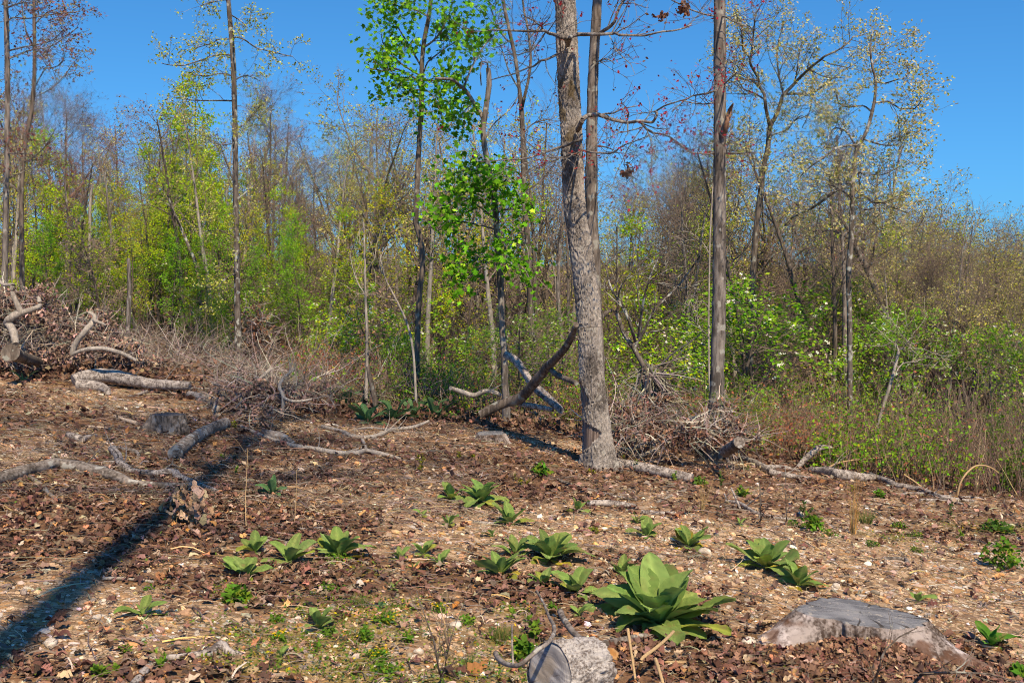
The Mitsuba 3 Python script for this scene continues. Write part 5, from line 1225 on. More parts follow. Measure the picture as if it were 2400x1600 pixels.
# ---------------------------------------------------------------- the woods behind: prototypes, each about 10 m tall
scene['bark_far'] = bark((0.06, 0.05, 0.043), (0.18, 0.155, 0.135), scale=0.8)
scene['bark_far_pale'] = bark((0.22, 0.20, 0.175), (0.42, 0.39, 0.35), scale=0.8)
scene['twig_grey'] = two({'type': 'diffuse', 'reflectance': {'type': 'rgb', 'value': [0.215, 0.175, 0.145]}})
scene['twig_red'] = two({'type': 'diffuse', 'reflectance': {'type': 'rgb', 'value': [0.24, 0.15, 0.125]}})


def proto(kind, seed, col=None, others=(), bsdf='bark_far', twig='twig_grey', dens=1.0):
    r = np.random.default_rng(seed)
    trunk, limbs, fol = MB(), MB(), MB()
    if kind == 'dogwood':
        H = 10.0
        P = polys(r, np.array([[0, 0, -0.3]]), np.array([[0.1, 0, 1.0]]), np.array([8.0]), 9, 0.10)
        R = taper(1, 9, 0.13, 0.03)
        lv = ladder(r, [(P, R)], [(24, 0.22, 1, 80, 9, 0.12, lambda t: 4.6 - 2.6 * np.abs(t - 0.45), 0.5, 6, 0.10, 4), (7, 0.15, 1, 50, 14, 0.0, lambda t: 1.7 - 0.9 * t, 0.5, 4, 0.14, 3), (4, 0.2, 1, 48, 14, 0.0, lambda t: 0.7 + 0 * t, 0.6, 3, 0.14, 3)])
        S = tip_points(r, lv[2][0], max(1, int(4 * dens)), 0.25, 0.07)
        S[:, 2] += 0.03 * r.normal(size=len(S))
        foliage(r, fol, S, 0.20, col, others, flat=1.6)
    elif kind == 'slim':
        P = polys(r, np.array([[0, 0, -0.3]]), np.array([[0.0, 0, 1.0]]), np.array([10.2]), 14, 0.035)
        R = taper(1, 14, 0.105, 0.012)
        lv = ladder(r, [(P, R)], [(26, 0.28, 1, 62, 12, 0.1, lambda t: 2.3 - 1.7 * t, 0.45, 5, 0.13, 4), (8, 0.15, 1, 50, 14, 0.05, lambda t: 0.85 - 0.3 * t, 0.5, 4, 0.16, 3), (3, 0.2, 1, 48, 14, 0.0, lambda t: 0.34 + 0 * t, 0.6, 3, 0.16, 3)])
        if col is not None:
            foliage(r, fol, tip_points(r, lv[2][0], max(1, int(2 * dens)), 0.4, 0.07, 3), 0.10, col, others)
    elif kind == 'spread':
        P = polys(r, np.array([[0, 0, -0.3]]), np.array([[0.05, 0, 1.0]]), np.array([6.6]), 9, 0.06)
        R = taper(1, 9, 0.15, 0.07)
        lv = ladder(r, [(P, R)], [(10, 0.5, 1, 40, 14, 0.2, lambda t: 3.2 + 0.9 * t, 0.6, 8, 0.15, 5), (7, 0.15, 1, 44, 14, 0.1, lambda t: 1.9 - 0.8 * t, 0.5, 6, 0.17, 4), (6, 0.15, 1, 46, 14, 0.05, lambda t: 0.8 - 0.3 * t, 0.5, 4, 0.18, 3), (2, 0.2, 1, 44, 14, 0.05, lambda t: 0.36 + 0 * t, 0.6, 3, 0.15, 3)])
        if col is not None:
            foliage(r, fol, tip_points(r, lv[3][0], 1, 0.5, 0.06, max(2, int(5 * dens))), 0.07, col, others)
    elif kind == 'bare':
        P = polys(r, np.array([[0, 0, -0.3]]), np.array([[0, 0, 1.0]]), np.array([9.6]), 12, 0.04)
        R = taper(1, 12, 0.10, 0.02)
        lv = ladder(r, [(P, R)], [(20, 0.33, 1, 42, 10, 0.15, lambda t: 3.0 - 2.0 * t, 0.5, 6, 0.11, 4), (9, 0.15, 1, 42, 12, 0.1, lambda t: 1.3 - 0.6 * t, 0.5, 5, 0.13, 3), (5, 0.15, 1, 42, 12, 0.08, lambda t: 0.62 - 0.2 * t, 0.55, 3, 0.14, 3)])
        if col is not None:
            foliage(r, fol, tip_points(r, lv[2][0], max(1, int(2 * dens)), 0.6, 0.05), 0.06, col, others)
    elif kind == 'pole':
        P = polys(r, np.array([[0, 0, -0.3]]), np.array([[0.03, 0, 1.0]]), np.array([9.7]), 14, 0.03)
        R = taper(1, 14, 0.115, 0.022)
        lv = ladder(r, [(P, R)], [(15, 0.48, 1, 46, 14, 0.15, lambda t: 2.6 - 1.6 * t, 0.5, 7, 0.15, 4), (6, 0.15, 1, 46, 14, 0.1, lambda t: 1.0 - 0.4 * t, 0.5, 5, 0.16, 3), (3, 0.15, 1, 46, 14, 0.08, lambda t: 0.5 - 0.2 * t, 0.6, 3, 0.16, 3)])
        if col is not None:
            foliage(r, fol, tip_points(r, lv[2][0], 1, 0.5, 0.06, max(1, int(4 * dens))), 0.07, col, others)
    elif kind == 'mass':
        P = polys(r, np.array([[0, 0, -0.5]]), np.array([[0, 0, 1.0]]), np.array([9.0]), 7, 0.05)
        R = taper(1, 7, 0.13, 0.03)
        lv = ladder(r, [(P, R)], [(16, 0.2, 1, 48, 12, 0.15, lambda t: 3.4 - 2.0 * t, 0.5, 4, 0.13, 3), (6, 0.15, 1, 44, 12, 0.1, lambda t: 1.6 - 0.7 * t, 0.6, 3, 0.15, 3), (4, 0.15, 1, 44, 12, 0.08, lambda t: 0.9 - 0.3 * t, 0.8, 3, 0.15, 3)])
        if col is not None:
            foliage(r, fol, tip_points(r, lv[2][0], max(1, int(1 * dens)), 0.5, 0.15), 0.22, col, others)
    trunk.add(*limb(P[0], R[0], 9, 0.3, 0.08, seed))
    for A, B, s in lv:
        limbs.add(*tubes(A, np.maximum(B, 0.0035 if kind != 'mass' else 0.014), s, False))
    key = f'proto_{kind}_{seed}'
    g = {'type': 'shapegroup', 'trunk': trunk.ply(bsdf, smooth=50, color=False), 'branches': limbs.ply(twig, color=False)}
    if fol.n:
        g['foliage'] = fol.ply('leaf')
    if kind == 'dogwood':
        fl = MB()
        tips = tip_points(r, lv[1][0], 1, 0.7, 0.05)
        cl = meshkit.fbm(tips * 0.55 + seed, 2, seed)
        tips = tips[cl > np.quantile(cl, 0.58)]
        tips = np.repeat(tips, 2, 0) + np.array([0, -0.02, 0.10]) + 0.09 * r.normal(size=(2 * len(tips), 3))
        stamp(fl, *PETALS, tips, frames(r, unit(np.array([0, -0.5, 0.8]) + 0.3 * r.normal(size=tips.shape))), r.uniform(0.11, 0.18, len(tips)), tones(r, len(tips), (0.82, 0.82, 0.68), 0.06))
        g['blossoms'] = fl.ply('matt')
    scene[key] = g
    z = np.vstack(limbs.v)
    return key, float(np.quantile(z[:, 2], 0.9985))


YGREEN, GREEN, PALEY, OLIVE = (0.46, 0.58, 0.015), (0.24, 0.50, 0.02), (0.62, 0.58, 0.22), (0.50, 0.52, 0.06)
PROTO = {
    'slim': [proto('slim', 201, YGREEN, [(0.3, GREEN)]), proto('slim', 202, (0.38, 0.56, 0.018), [(0.3, YGREEN)]), proto('slim', 203, (0.54, 0.55, 0.025), [(0.2, GREEN)], dens=0.75)],
    'green': [proto('slim', 211, GREEN, [(0.3, (0.18, 0.30, 0.03))]), proto('slim', 212, (0.20, 0.46, 0.02), [(0.3, GREEN)])],
    'oak': [proto('spread', 221, PALEY, [(0.3, (0.45, 0.41, 0.25)), (0.2, OLIVE)]), proto('spread', 222, (0.34, 0.33, 0.12), [(0.35, OLIVE)]), proto('spread', 223, (0.30, 0.30, 0.10), [(0.3, PALEY)], dens=0.7)],
    'bare': [proto('bare', 231, (0.24, 0.16, 0.13), dens=0.5), proto('bare', 232, None), proto('bare', 233, (0.30, 0.24, 0.14), dens=0.5, bsdf='bark_far_pale')],
    'pole': [proto('pole', 261, None, bsdf='bark_grey'), proto('pole', 262, (0.30, 0.17, 0.12), dens=0.5), proto('pole', 263, PALEY, [(0.4, OLIVE)], bsdf='bark_far_pale'), proto('pole', 264, YGREEN, [(0.3, OLIVE)])],
    'red': [proto('bare', 241, (0.25, 0.10, 0.075), [(0.3, (0.30, 0.19, 0.13))], twig='twig_red', dens=1.0), proto('spread', 242, (0.27, 0.15, 0.11), [(0.3, (0.24, 0.09, 0.07))], twig='twig_red', dens=0.35)],
    'dogwood': [proto('dogwood', 251, (0.20, 0.42, 0.018), [(0.3, YGREEN)]), proto('dogwood', 252, (0.15, 0.35, 0.018), [(0.3, (0.28, 0.44, 0.03))]), proto('dogwood', 253, (0.30, 0.46, 0.02), [(0.3, GREEN)], dens=0.7)],
}
NAME = {'slim': ('young_tree', 'slim yellow-green young tree', 'young trees in the woods'), 'green': ('young_tree', 'slim full-green young tree', 'young trees in the woods'), 'oak': ('oak_tree', 'oak with pale yellow catkins', 'catkin oaks in the woods'), 'pole': ('tall_bare_tree', 'tall thin-trunked airy tree', 'tall thin trees in the woods'), 'bare': ('bare_tree', 'leafless grey twiggy tree', 'bare trees in the woods'), 'red': ('budding_tree', 'tree with reddish buds', 'budding trees in the woods'), 'dogwood': ('dogwood', 'white-flowered tiered dogwood', 'dogwoods at the edge of the woods')}
MARKS = [(-200, 'past the left edge trunk'), (14, 'by the reddish trunk at the left edge'), (65, 'by the dark crooked trunk'), (212, 'by the pale barkless snag'), (301, 'by the dark bare snag'), (440, 'by the pale left-leaning trunk'), (554, 'by the white-spotted thin tree'), (700, 'right of the white-spotted thin tree'), (857, 'by the frayed pale pole'), (985, 'by the dark trunk with big bright leaves'),
         (1160, 'by the broken-topped trunk'), (1235, 'by the trunk forking high up'), (1370, 'behind the thickest trunk'), (1500, 'behind the fallen grey crown'), (1680, 'by the straight trunk with splintered stub'), (1775, 'under the spreading dark-limbed oak'), (1890, 'between the two big catkin oaks'), (1998, 'by the thin crooked oak'), (2100, 'by the leaning pale sapling'), (2230, 'above the grey pole on the slope'), (2370, 'near the right edge')]
_rt = np.random.default_rng(404)
_trees = []


def wood_tree(px, top, Y, kind, wide=1.0):
    key, h0 = PROTO[kind][_rt.integers(len(PROTO[kind]))]
    p = at(px, 600, Y)
    g = float(gz(p[0], Y))
    H = at(px, top, Y)[2] - g
    if H < 0.8:
        return
    s = H / h0
    name, look, group = NAME[kind]
    k = fresh(name)
    mark = min(MARKS, key=lambda m: abs(m[0] - px))[1]
    labels[k] = {'category': 'tree', 'group': group}
    _trees.append((k, look, px, mark))
    w = s * wide * float(_rt.uniform(0.9, 1.12)) * (1.0 if kind == 'dogwood' else min(1.0, (1.25 / s) ** 0.35))
    scene[k] = {'type': 'instance', 'to_world': T().translate([float(p[0]), float(Y), g]).rotate([0, 0, 1], float(_rt.uniform(0, 360))).scale([w, w, s]), 'group': {'type': 'ref', 'id': key}}


for px, top, Y, kind in (
        (150, 165, 30, 'bare'), (190, 195, 33, 'bare'), (218, 245, 36, 'bare'), (285, 258, 36, 'red'), (335, 292, 40, 'bare'), (625, 168, 27, 'bare'), (668, 228, 33, 'bare'), (720, 372, 36, 'bare'), (760, 338, 31, 'bare'), (700, 335, 42, 'bare'), (1480, 410, 42, 'bare'), (1530, 345, 40, 'bare'), (1262, 205, 30, 'bare'), (1100, 335, 34, 'bare'), (1620, 275, 36, 'bare'), (20, 250, 30, 'red'), (110, 230, 28, 'red'), (60, 200, 34, 'red'),
        (360, 400, 21, 'slim'), (430, 330, 22, 'slim'), (490, 350, 23, 'slim'), (520, 450, 20, 'green'), (575, 480, 21, 'slim'), (650, 430, 23, 'slim'), (700, 560, 20, 'green'), (310, 520, 20, 'slim'), (400, 540, 19, 'green'), (250, 540, 20, 'slim'), (160, 470, 20, 'slim'), (95, 330, 22, 'slim'), (135, 300, 26, 'slim'), (60, 420, 20, 'slim'), (185, 420, 24, 'slim'), (245, 450, 29, 'slim'), (325, 430, 26, 'slim'), (400, 235, 25, 'slim'), (418, 178, 27, 'oak'), (470, 170, 25, 'slim'), (440, 260, 24, 'slim'), (378, 330, 27, 'slim'), (505, 410, 24, 'slim'), (565, 400, 27, 'slim'), (600, 380, 29, 'oak'), (625, 450, 26, 'slim'), (350, 470, 22, 'slim'), (452, 450, 21, 'slim'), (532, 480, 22, 'slim'), (690, 480, 27, 'slim'), (742, 500, 28, 'slim'), (292, 460, 24, 'slim'), (15, 400, 24, 'slim'), (110, 500, 19, 'green'), (640, 500, 22, 'green'), (590, 560, 20, 'green'), (480, 540, 19, 'green'), (220, 520, 21, 'slim'), (-40, 300, 24, 'slim'), (-120, 350, 24, 'slim'),
        (832, 150, 25, 'oak'), (884, 185, 28, 'oak'), (945, 285, 27, 'oak'), (1040, 320, 31, 'oak'), (805, 290, 31, 'oak'), (1112, 360, 34, 'oak'), (1185, 330, 30, 'oak'), (1275, 250, 31, 'oak'), (870, 400, 34, 'oak'), (780, 420, 36, 'oak'), (920, 420, 24, 'slim'), (830, 480, 22, 'slim'), (1010, 470, 28, 'slim'), (1090, 520, 26, 'slim'),
        (2150, 460, 24, 'oak'), (2205, 520, 23, 'oak'), (2262, 468, 22, 'oak'), (2335, 500, 20.5, 'oak'), (2405, 488, 21.5, 'oak'), (2300, 590, 19, 'oak'), (2385, 610, 18, 'oak'), (1560, 330, 34, 'oak'), (1605, 310, 38, 'oak'), (1705, 235, 31, 'oak'), (1745, 300, 33, 'oak'), (1862, 320, 31, 'oak'), (2085, 320, 27, 'oak'), (2042, 410, 34, 'oak'), (1930, 410, 36, 'oak'), (2182, 440, 31, 'oak'), (2125, 465, 29, 'oak'), (2252, 455, 36, 'red'), (2305, 480, 33, 'oak'), (2345, 500, 29, 'oak'), (2400, 500, 27, 'oak'), (2445, 480, 30, 'oak'), (1802, 415, 36, 'bare'), (1662, 420, 36, 'bare'), (1425, 430, 40, 'oak'), (1452, 480, 34, 'oak'), (2220, 470, 40, 'bare'), (2275, 540, 26, 'oak'), (2180, 560, 25, 'oak'), (2370, 560, 24, 'oak'), (1590, 430, 30, 'bare'), (1880, 430, 28, 'bare'), (1960, 470, 31, 'bare'), (2020, 500, 30, 'slim'), (1700, 480, 27, 'slim'), (1620, 500, 25, 'slim'), (2520, 470, 28, 'oak'), (1505, 500, 28, 'slim'), (1415, 520, 30, 'slim'), (2090, 520, 24, 'slim')):
    wood_tree(px, top, Y, kind)
for px, top, Y, w in ((1228, 690, 14.5, 1), (1295, 705, 15.5, 1), (1130, 760, 16.5, 1.1), (1005, 700, 18, 1), (885, 668, 17, 1), (1570, 690, 16, 1), (1722, 645, 16.5, 1.0), (1795, 710, 18, 1), (1655, 740, 18, 1), (2060, 725, 19.5, .9), (2140, 705, 18, .9), (1930, 800, 18.5, .9), (2470, 720, 13.5, 1), (450, 630, 18.5, 1), (565, 640, 19.5, 1), (662, 610, 20.5, 1), (340, 590, 20.5, 1), (722, 640, 20.5, 1), (402, 560, 22.5, 1),
                      (270, 620, 21, 1), (180, 640, 22, 1), (1340, 760, 17, 1), (1075, 830, 15, 1), (940, 780, 16, 1), (790, 720, 18, 1), (1420, 720, 20, 1), (600, 720, 17.5, .9), (500, 700, 18, .9), (1185, 850, 14.2, 1), (1722, 880, 11.0, .8), (2345, 750, 12.2, .8), (820, 600, 24, 1), (1960, 640, 24, 1), (1620, 620, 23, 1)):
    wood_tree(px, top, Y, 'dogwood', w)
for _ in range(120):                                           # tall thin trunks standing free of the leafage
    px = _rt.uniform(-120, 2500)
    Y = 19 + 22 * _rt.random()
    line = np.interp(px, [-150, 150, 250, 330, 420, 600, 700, 800, 900, 1250, 1400, 1500, 1600, 2050, 2120, 2250, 2550], [150, 220, 280, 300, 220, 210, 330, 230, 220, 210, 400, 400, 300, 230, 430, 460, 520])
    wood_tree(px, line + 170 * _rt.random() ** 1.3, Y, 'pole' if px < 1380 or _rt.random() < 0.5 else 'bare')
for _ in range(44):                                           # more stems of the same woods, deeper in
    px = _rt.uniform(-150, 2550)
    if px > 900 and _rt.random() < 0.75:
        continue
    Y = 24 + 34 * _rt.random() ** 1.2
    line = np.interp(px, [-150, 200, 400, 560, 700, 850, 1000, 1250, 1500, 1700, 2000, 2150, 2300, 2550], [300, 390, 350, 350, 430, 400, 420, 420, 480, 420, 440, 500, 520, 520])
    kind = str(_rt.choice(['bare', 'red', 'slim', 'oak'], p=[0.36, 0.12, 0.34, 0.18] if px < 900 else [0.62, 0.18, 0.05, 0.15]))
    wood_tree(px, line + _rt.uniform(10, 190), Y, kind)
_n = {}
for k, look, px, mark in sorted(_trees, key=lambda t: t[2]):   # trees of one kind in one place are counted off from the left
    _n.setdefault((look, mark), []).append(k)
ORD = ['first', 'second', 'third', 'fourth', 'fifth', 'sixth', 'seventh', 'eighth', 'ninth', 'tenth', 'eleventh', 'twelfth', 'thirteenth', 'fourteenth', 'fifteenth', 'sixteenth', 'seventeenth', 'eighteenth', 'nineteenth', 'twentieth']
for (look, mark), ks in _n.items():
    for n_, k in enumerate(ks):
        labels[k]['label'] = f'{look} {mark}' + (f', {ORD[n_]} from left' if len(ks) > 1 else '')

MASS = [proto('mass', 301, (0.32, 0.24, 0.17), dens=1.0), proto('mass', 302, (0.36, 0.36, 0.09), [(0.4, (0.32, 0.24, 0.16))]), proto('mass', 303, None), proto('mass', 304, (0.32, 0.42, 0.04), [(0.3, (0.42, 0.40, 0.12))])]
labels['woodland'] = {'label': 'hazy brown and green woods filling the valley and the far slope', 'kind': 'stuff'}
for n_ in range(640):
    Y = 42 * (330 / 42) ** _rt.random() if n_ < 520 else 19 + 17 * _rt.random()
    x = _rt.uniform(-1, 1) * (0.60 * Y + 6)
    key, h0 = MASS[_rt.choice(4, p=[0.42, 0.2, 0.3, 0.08] if x > -0.08 * Y else [0.15, 0.2, 0.2, 0.45])]
    g = float(gz(x, Y))
    line = np.interp(1200 + FPX * x / Y, [0, 500, 900, 1300, 2400], [520, 540, 570, 610, 600]) + 75 * _rt.random() + (60 + 110 * _rt.random() if n_ >= 520 else 0)
    s = float(np.clip((EYE - g + Y * (622 - line) / FPX) / h0, 0.25, 1.4))
    scene[f'woodland__{n_ + 1:03d}'] = {'type': 'instance', 'to_world': T().translate([float(x), float(Y), g]).rotate([0, 0, 1], float(_rt.uniform(0, 360))).scale([s * 1.15, s * 1.15, s]), 'group': {'type': 'ref', 'id': key}}

# ---------------------------------------------------------------- brush, tall weeds and piles of dead leaves
r = np.random.default_rng(808)


def edge(px):
    """Where the brush begins, in pixels."""
    return np.interp(px, [-100, 0, 280, 500, 750, 1000, 1150, 1350, 1480, 1700, 1900, 2100, 2400, 2500], [860, 872, 885, 945, 965, 975, 990, 1000, 1040, 1055, 1085, 1125, 1170, 1190])


# grey tangle of dead twigs on the left and in the middle
mb = MB()
n = 9500
px = r.uniform(-120, 1720, n)
py = edge(px) - np.abs(r.normal(0, 1, n)) * np.where(px < 700, 50, 60) - np.where(px < 480, 40, 4)
base = hit(px, py)
base[:, 1] += r.random(n) * 1.2
base[:, 2] = gz(base[:, 0], base[:, 1])
a = r.uniform(0, 6.28, n)
D = np.stack([np.cos(a), 0.6 * np.sin(a), r.uniform(-0.15, 1.0, n)], 1)
L = np.clip(0.36 * np.exp(0.55 * r.normal(size=n)), 0.1, 1.6)
S = base + np.stack([0 * a, 0 * a, r.random(n) ** 1.8 * 0.35], 1)
P = polys(r, S, D, L, 6, 0.22, -0.02)
P[..., 2] = np.maximum(P[..., 2], gz(P[..., 0], P[..., 1], False) - 0.1)
v, f = tubes(P, taper(n, 6, 0.0045 * np.exp(0.4 * r.normal(size=n)), 0.0018), 3)
mb.add(v, f, np.repeat(tones(r, n, (0.25, 0.215, 0.185), 0.3, [(0.3, (0.40, 0.36, 0.32)), (0.3, (0.14, 0.105, 0.085))]), 18, 0))
setting('brush', mb.ply('matt'), 'tangle of grey dead twigs and slash along the edge of the clearing', 'stuff')
# dry leaves caught in it
mb = MB()
n = 15000
px = r.uniform(-120, 1780, n)
py = edge(px) - np.abs(r.normal(0, 1, n)) * 45 + 10
c = hit(px, py)
c[:, 2] += r.random(n) ** 2 * 0.32 * sstep(-0.2, 0.8, meshkit.fbm(c * 1.3, 2, 4) * 2 - 0.8)
s = r.uniform(0.04, 0.085, n)
stamp(mb, *DIAMOND, c, frames(r, unit(r.normal(size=(n, 3)) + [0, -0.5, 0.6])), np.stack([s * 1.2, s * 1.4, s], 1), tones(r, n, (0.17, 0.105, 0.075), 0.35, [(0.2, (0.25, 0.16, 0.11)), (0.2, (0.09, 0.055, 0.042))]))
setting('dry_foliage', mb.ply('matt'), 'brown dead leaves caught in the slash along the clearing edge', 'stuff')


def leaf_pile(name, label, blobs, n, col, seed, size=0.075):
    """A felled crown that kept its dead leaves: twigs with drooping curled leaves. blobs: (px, py, Y, half width m, half height m, weight)."""
    r = np.random.default_rng(seed)
    w = np.array([b[5] for b in blobs], float)
    pick = r.choice(len(blobs), n, p=w / w.sum())
    cen = np.array([at(b[0], b[1], b[2]) for b in blobs])[pick]
    rad = np.array([[b[3], b[3] * 0.6, b[4]] for b in blobs])[pick]
    u = unit(r.normal(size=(n, 3))) * r.random((n, 1)) ** 0.4
    pos = cen + u * rad
    pos += 0.22 * (np.stack([meshkit.noise(pos * 2.2, 60 + q) for q in range(3)], 1) - 0.5) * [1, 1, 1.3]
    pos[:, 2] = np.maximum(pos[:, 2], gz(pos[:, 0], pos[:, 1]) + 0.02)
    k = thing(name, label, 'brush pile')
    mb = MB()
    s = size * r.uniform(0.6, 1.3, n)
    which = r.integers(0, 7, n)
    dark = meshkit.fbm(pos * 3.0, 2, seed)
    cc = tones(r, n, col, 0.28, [(0.2, np.array(col) * 1.5), (0.2, np.array(col) * 0.55)])
    F = frames(r, r.normal(size=(n, 3)) + [0, -0.5, 0.2], np.tile([[0, 0, -1.0]], (n, 1)) + 0.8 * r.normal(size=(n, 3)))
    keep = dark > 0.39
    for q in range(7):
        m = (which == q) & keep
        stamp(mb, *DRY[q], pos[m], F[m], s[m], cc[m])
    part(k, 'leaves', mb.ply('matt'), kind='stuff')
    m = n // 8 + 260
    S = pos[r.choice(n, m)]
    P = polys(r, S, r.normal(size=(m, 3)) * [1, 0.8, 0.6] + [0, 0, 0.05], r.uniform(0.15, 0.5, m), 5, 0.25)
    P[..., 2] = np.maximum(P[..., 2], gz(P[..., 0], P[..., 1]) + 0.01)
    v, f = tubes(P, taper(m, 5, 0.0055 * np.exp(0.4 * r.normal(size=m)), 0.002), 3)
    part(k, 'twigs', MB().add(v, f, np.repeat(tones(r, m, (0.27, 0.235, 0.205), 0.3, [(0.25, (0.42, 0.38, 0.34)), (0.2, (0.13, 0.1, 0.08))]), 15, 0)).ply('matt'), kind='stuff')
    return k


BROWN = (0.28, 0.19, 0.155)
leaf_pile('brush_pile', 'tall heap of felled oak top with withered brown leaves at the left edge', [(-40, 740, 12.8, 0.67, 0.50, 2), (30, 740, 12.8, 0.56, 0.47, 2.4), (90, 770, 12.8, 0.56, 0.40, 2), (70, 700, 12.9, 0.34, 0.25, .8), (150, 790, 12.8, 0.56, 0.34, 2), (225, 775, 13.0, 0.34, 0.25, 1), (270, 820, 12.7, 0.45, 0.22, 1.3), (330, 850, 13.1, 0.39, 0.11, .8), (110, 840, 12.5, 0.67, 0.16, 1.8)], 7600, BROWN, 1, 0.056)
leaf_pile('brush_pile', 'low heap of withered brown leaves and bleached twigs in mid brush', [(600, 930, 10.9, .35, .16, 2), (540, 925, 11.0, .3, .13, 1), (670, 945, 10.8, .35, .12, 1.4), (720, 915, 11.4, .4, .14, 1), (590, 975, 10.2, .4, .08, .7)], 1900, BROWN, 2, 0.052)
leaf_pile('brush_pile', 'reddish-brown dead leaves heaped round the foot of the straight trunk', [(1690, 1000, 10.6, .28, .14, 1.3), (1640, 1035, 10.1, .4, .10, 1.3), (1720, 1030, 10.2, .3, .10, 1), (1700, 960, 10.9, .16, .2, .8), (1570, 1030, 10.0, .4, .08, 1)], 1150, (0.22, 0.13, 0.095), 3, 0.05)
leaf_pile('brush_pile', 'heap of reddish dead leaves and dark slash behind the barkless log', [(1470, 985, 10.4, .3, .2, 1.2), (1510, 960, 10.8, .35, .2, 1.2), (1560, 985, 10.6, .3, .16, 1), (1450, 1030, 9.8, .3, .10, .8), (1540, 925, 11.2, .25, .12, .5)], 1000, (0.22, 0.13, 0.10), 4, 0.05)
leaf_pile('brush_pile', 'brown withered leaves hanging low between green trees past the brush', [(590, 770, 17, .35, .4, 1), (600, 800, 17, .3, .3, 1)], 420, (0.20, 0.11, 0.075), 5)

# the fan of dead branches behind the big trunk
k = thing('slash_heap', 'fan of grey dead branches slumped beneath the fallen grey crown', 'brush pile')
n = 90
S = at(r.normal(1520, 14, n), r.normal(880, 14, n), 11.6 + 0.2 * r.normal(size=n))
a = r.normal(-1.2, 0.75, n)
D = np.stack([np.cos(a), -0.5 * r.random(n), np.sin(a)], 1)
P = polys(r, S, D, r.uniform(0.35, 0.95, n), 7, 0.09, -0.02)
v, f = tubes(P, taper(n, 7, r.uniform(0.006, 0.013, n), 0.003), 4)
part(k, 'branches', MB().add(v, f, np.repeat(tones(r, n, (0.27, 0.24, 0.215), 0.3, [(0.3, (0.13, 0.11, 0.095))]), 28, 0)).ply('matt'), kind='stuff')

# tall weeds and young growth on the slope
mb, lf = MB(), MB()
n = 6000
px = np.concatenate([r.uniform(1380, 2560, n * 2 // 3), r.uniform(680, 1420, n - n * 2 // 3)])
y0 = edge(px)
e0 = hit(px, y0)
Y = e0[:, 1] + np.abs(r.normal(0, 1, n)) * 3.2 * np.where(px > 1380, 1, 0.8) + np.where(px > 1900, -0.1, 0.5)
x = e0[:, 0] * Y / e0[:, 1]
h = np.clip(r.normal(0.68, 0.3, n), 0.15, 1.6) * np.interp(px, [600, 1350, 1700, 2000, 2400], [0.65, 0.75, 0.85, 1.0, 1.15]) * (0.55 + 0.45 * sstep(0, 2.0, Y - e0[:, 1]))
S = np.stack([x, Y, gz(x, Y) - 0.02], 1)
P = polys(r, S, np.stack([r.normal(0, 0.22, n), r.normal(0, 0.2, n), np.ones(n)], 1), h, 6, 0.09)
v, f = tubes(P, taper(n, 6, 0.0042 * r.uniform(0.6, 1.4, n), 0.0012), 3)
mb.add(v, f, np.repeat(tones(r, n, (0.19, 0.14, 0.11), 0.3, [(0.16, (0.38, 0.28, 0.18)), (0.35, (0.13, 0.085, 0.065))]), 18, 0))
S2, D2, _, _ = sprout(r, P, taper(n, 6, .003, .001), 4, 0.3, 1.0, 45, 14, 0.2)
P2 = polys(r, S2, D2, np.repeat(h, 4) * r.uniform(0.15, 0.4, 4 * n), 3, 0.15, 0.05)
v, f = tubes(P2, taper(4 * n, 3, 0.0022, 0.001), 3, False)
mb.add(v, f, np.repeat(tones(r, 4 * n, (0.20, 0.15, 0.115), 0.3), 9, 0))
setting('tall_weeds', mb.ply('matt'), 'thicket of thin dry stems and young shoots on the slope beyond the clearing', 'stuff')
patch = meshkit.fbm(np.stack([P2[:, 0, 0] * 0.9, P2[:, 0, 1] * 0.7, 0 * P2[:, 0, 0]], 1), 3, 17)
leafy = r.random(4 * n) < np.clip((patch - 0.37) * 3.0, 0.08, 0.7)
pos = np.repeat(P2[leafy][:, 1:], 2, axis=0).reshape(-1, 3)
pos = pos + 0.03 * r.normal(size=pos.shape)
redness = np.repeat(np.repeat(meshkit.fbm(P2[leafy][:, 0] * [0.8, 0.8, 0.5], 2, 29), 2), 2)
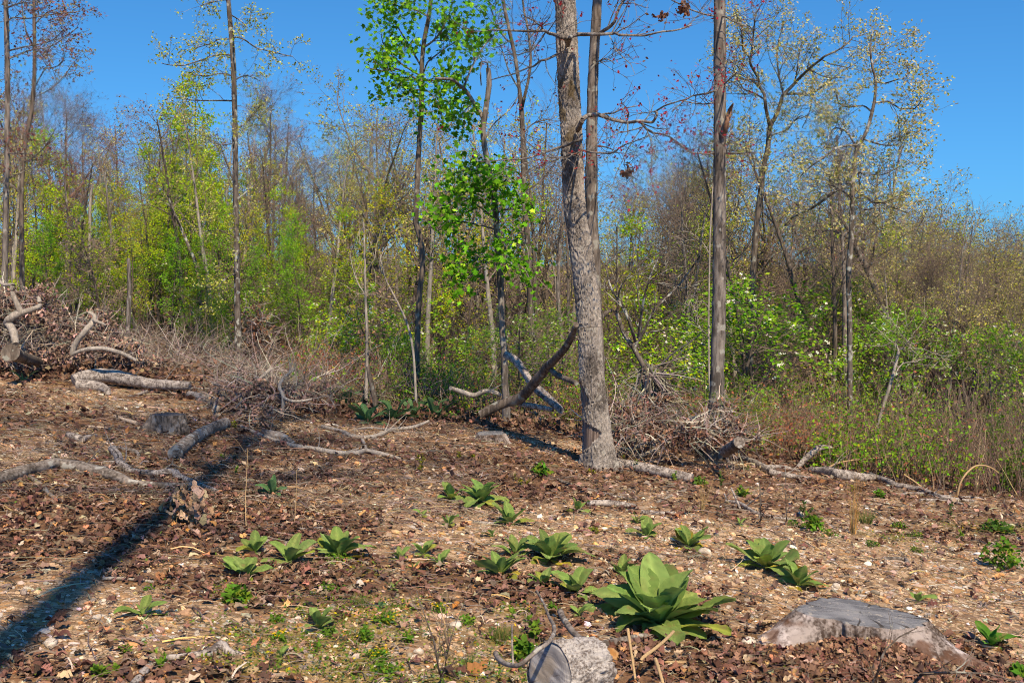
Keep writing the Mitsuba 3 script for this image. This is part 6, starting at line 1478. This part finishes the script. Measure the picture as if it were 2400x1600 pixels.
col = tones(r, len(pos), (0.20, 0.36, 0.025), 0.3, [(0.18, (0.38, 0.42, 0.03)), (0.35, (0.13, 0.32, 0.02))])
rd = (redness + 0.12 * r.normal(size=len(pos))) > 0.52
col[rd] = tones(r, rd.sum(), (0.36, 0.14, 0.085), 0.25, [(0.35, (0.30, 0.19, 0.12))])
s = r.uniform(0.020, 0.048, len(pos))
stamp(lf, *DIAMOND, pos, frames(r, unit(np.array([0, -0.3, 0.8]) + 0.7 * r.normal(size=pos.shape))), np.stack([s * 1.2, s * 1.4, s], 1), col)
setting('undergrowth', lf.ply('leaf'), 'small green, yellow and reddish leaves of the young growth on the slope', 'stuff')

# the tree behind the camera whose shadow falls across the clearing
hs = math.tan(math.radians(SUN_EL))
sdir = np.array([-math.sin(math.radians(SUN_AZ)), math.cos(math.radians(SUN_AZ))])
k = thing('tall_tree', 'tall tree out of view whose long shadow crosses the lower left ground', 'tree')
q0, q1 = hit(20, 1500), hit(405, 1185)


def lift(q, d):
    return np.array([q[0] - sdir[0] * d, q[1] - sdir[1] * d, q[2] + d * hs])


A, B = lift(q0, 7.2), lift(q1, 9.6)
m = (B - A) / (B[2] - A[2])
foot = A - m * A[2]
foot[2] = gz(foot[0], foot[1]) - 0.2
top = B + m * 5.5
P, R = resample([foot, A, B, top], [0.15, 0.115, 0.09, 0.03], 40)
part(k, 'trunk', MB().add(*limb(P, R, 14, 0.2, 0.08, 9)).ply('bark_grey', smooth=50, color=False))
lv = ladder(np.random.default_rng(66), [(P[None, 26:], R[None, 26:])], [(26, 0.0, 1, 60, 14, 0.12, lambda t: 4.2 - 2.2 * t, 0.55, 8, 0.13, 5), (8, 0.15, 1, 46, 12, 0.1, lambda t: 1.6 - 0.6 * t, 0.55, 5, 0.15, 4), (4, 0.2, 1, 46, 12, 0.1, lambda t: 0.5 + 0 * t, 0.6, 4, 0.15, 3)])
mb = MB()
for A, B, s in lv:
    mb.add(*tubes(A, np.maximum(B, 0.004), s, False))
part(k, 'branches', mb.ply('bark_grey', color=False), kind='stuff')
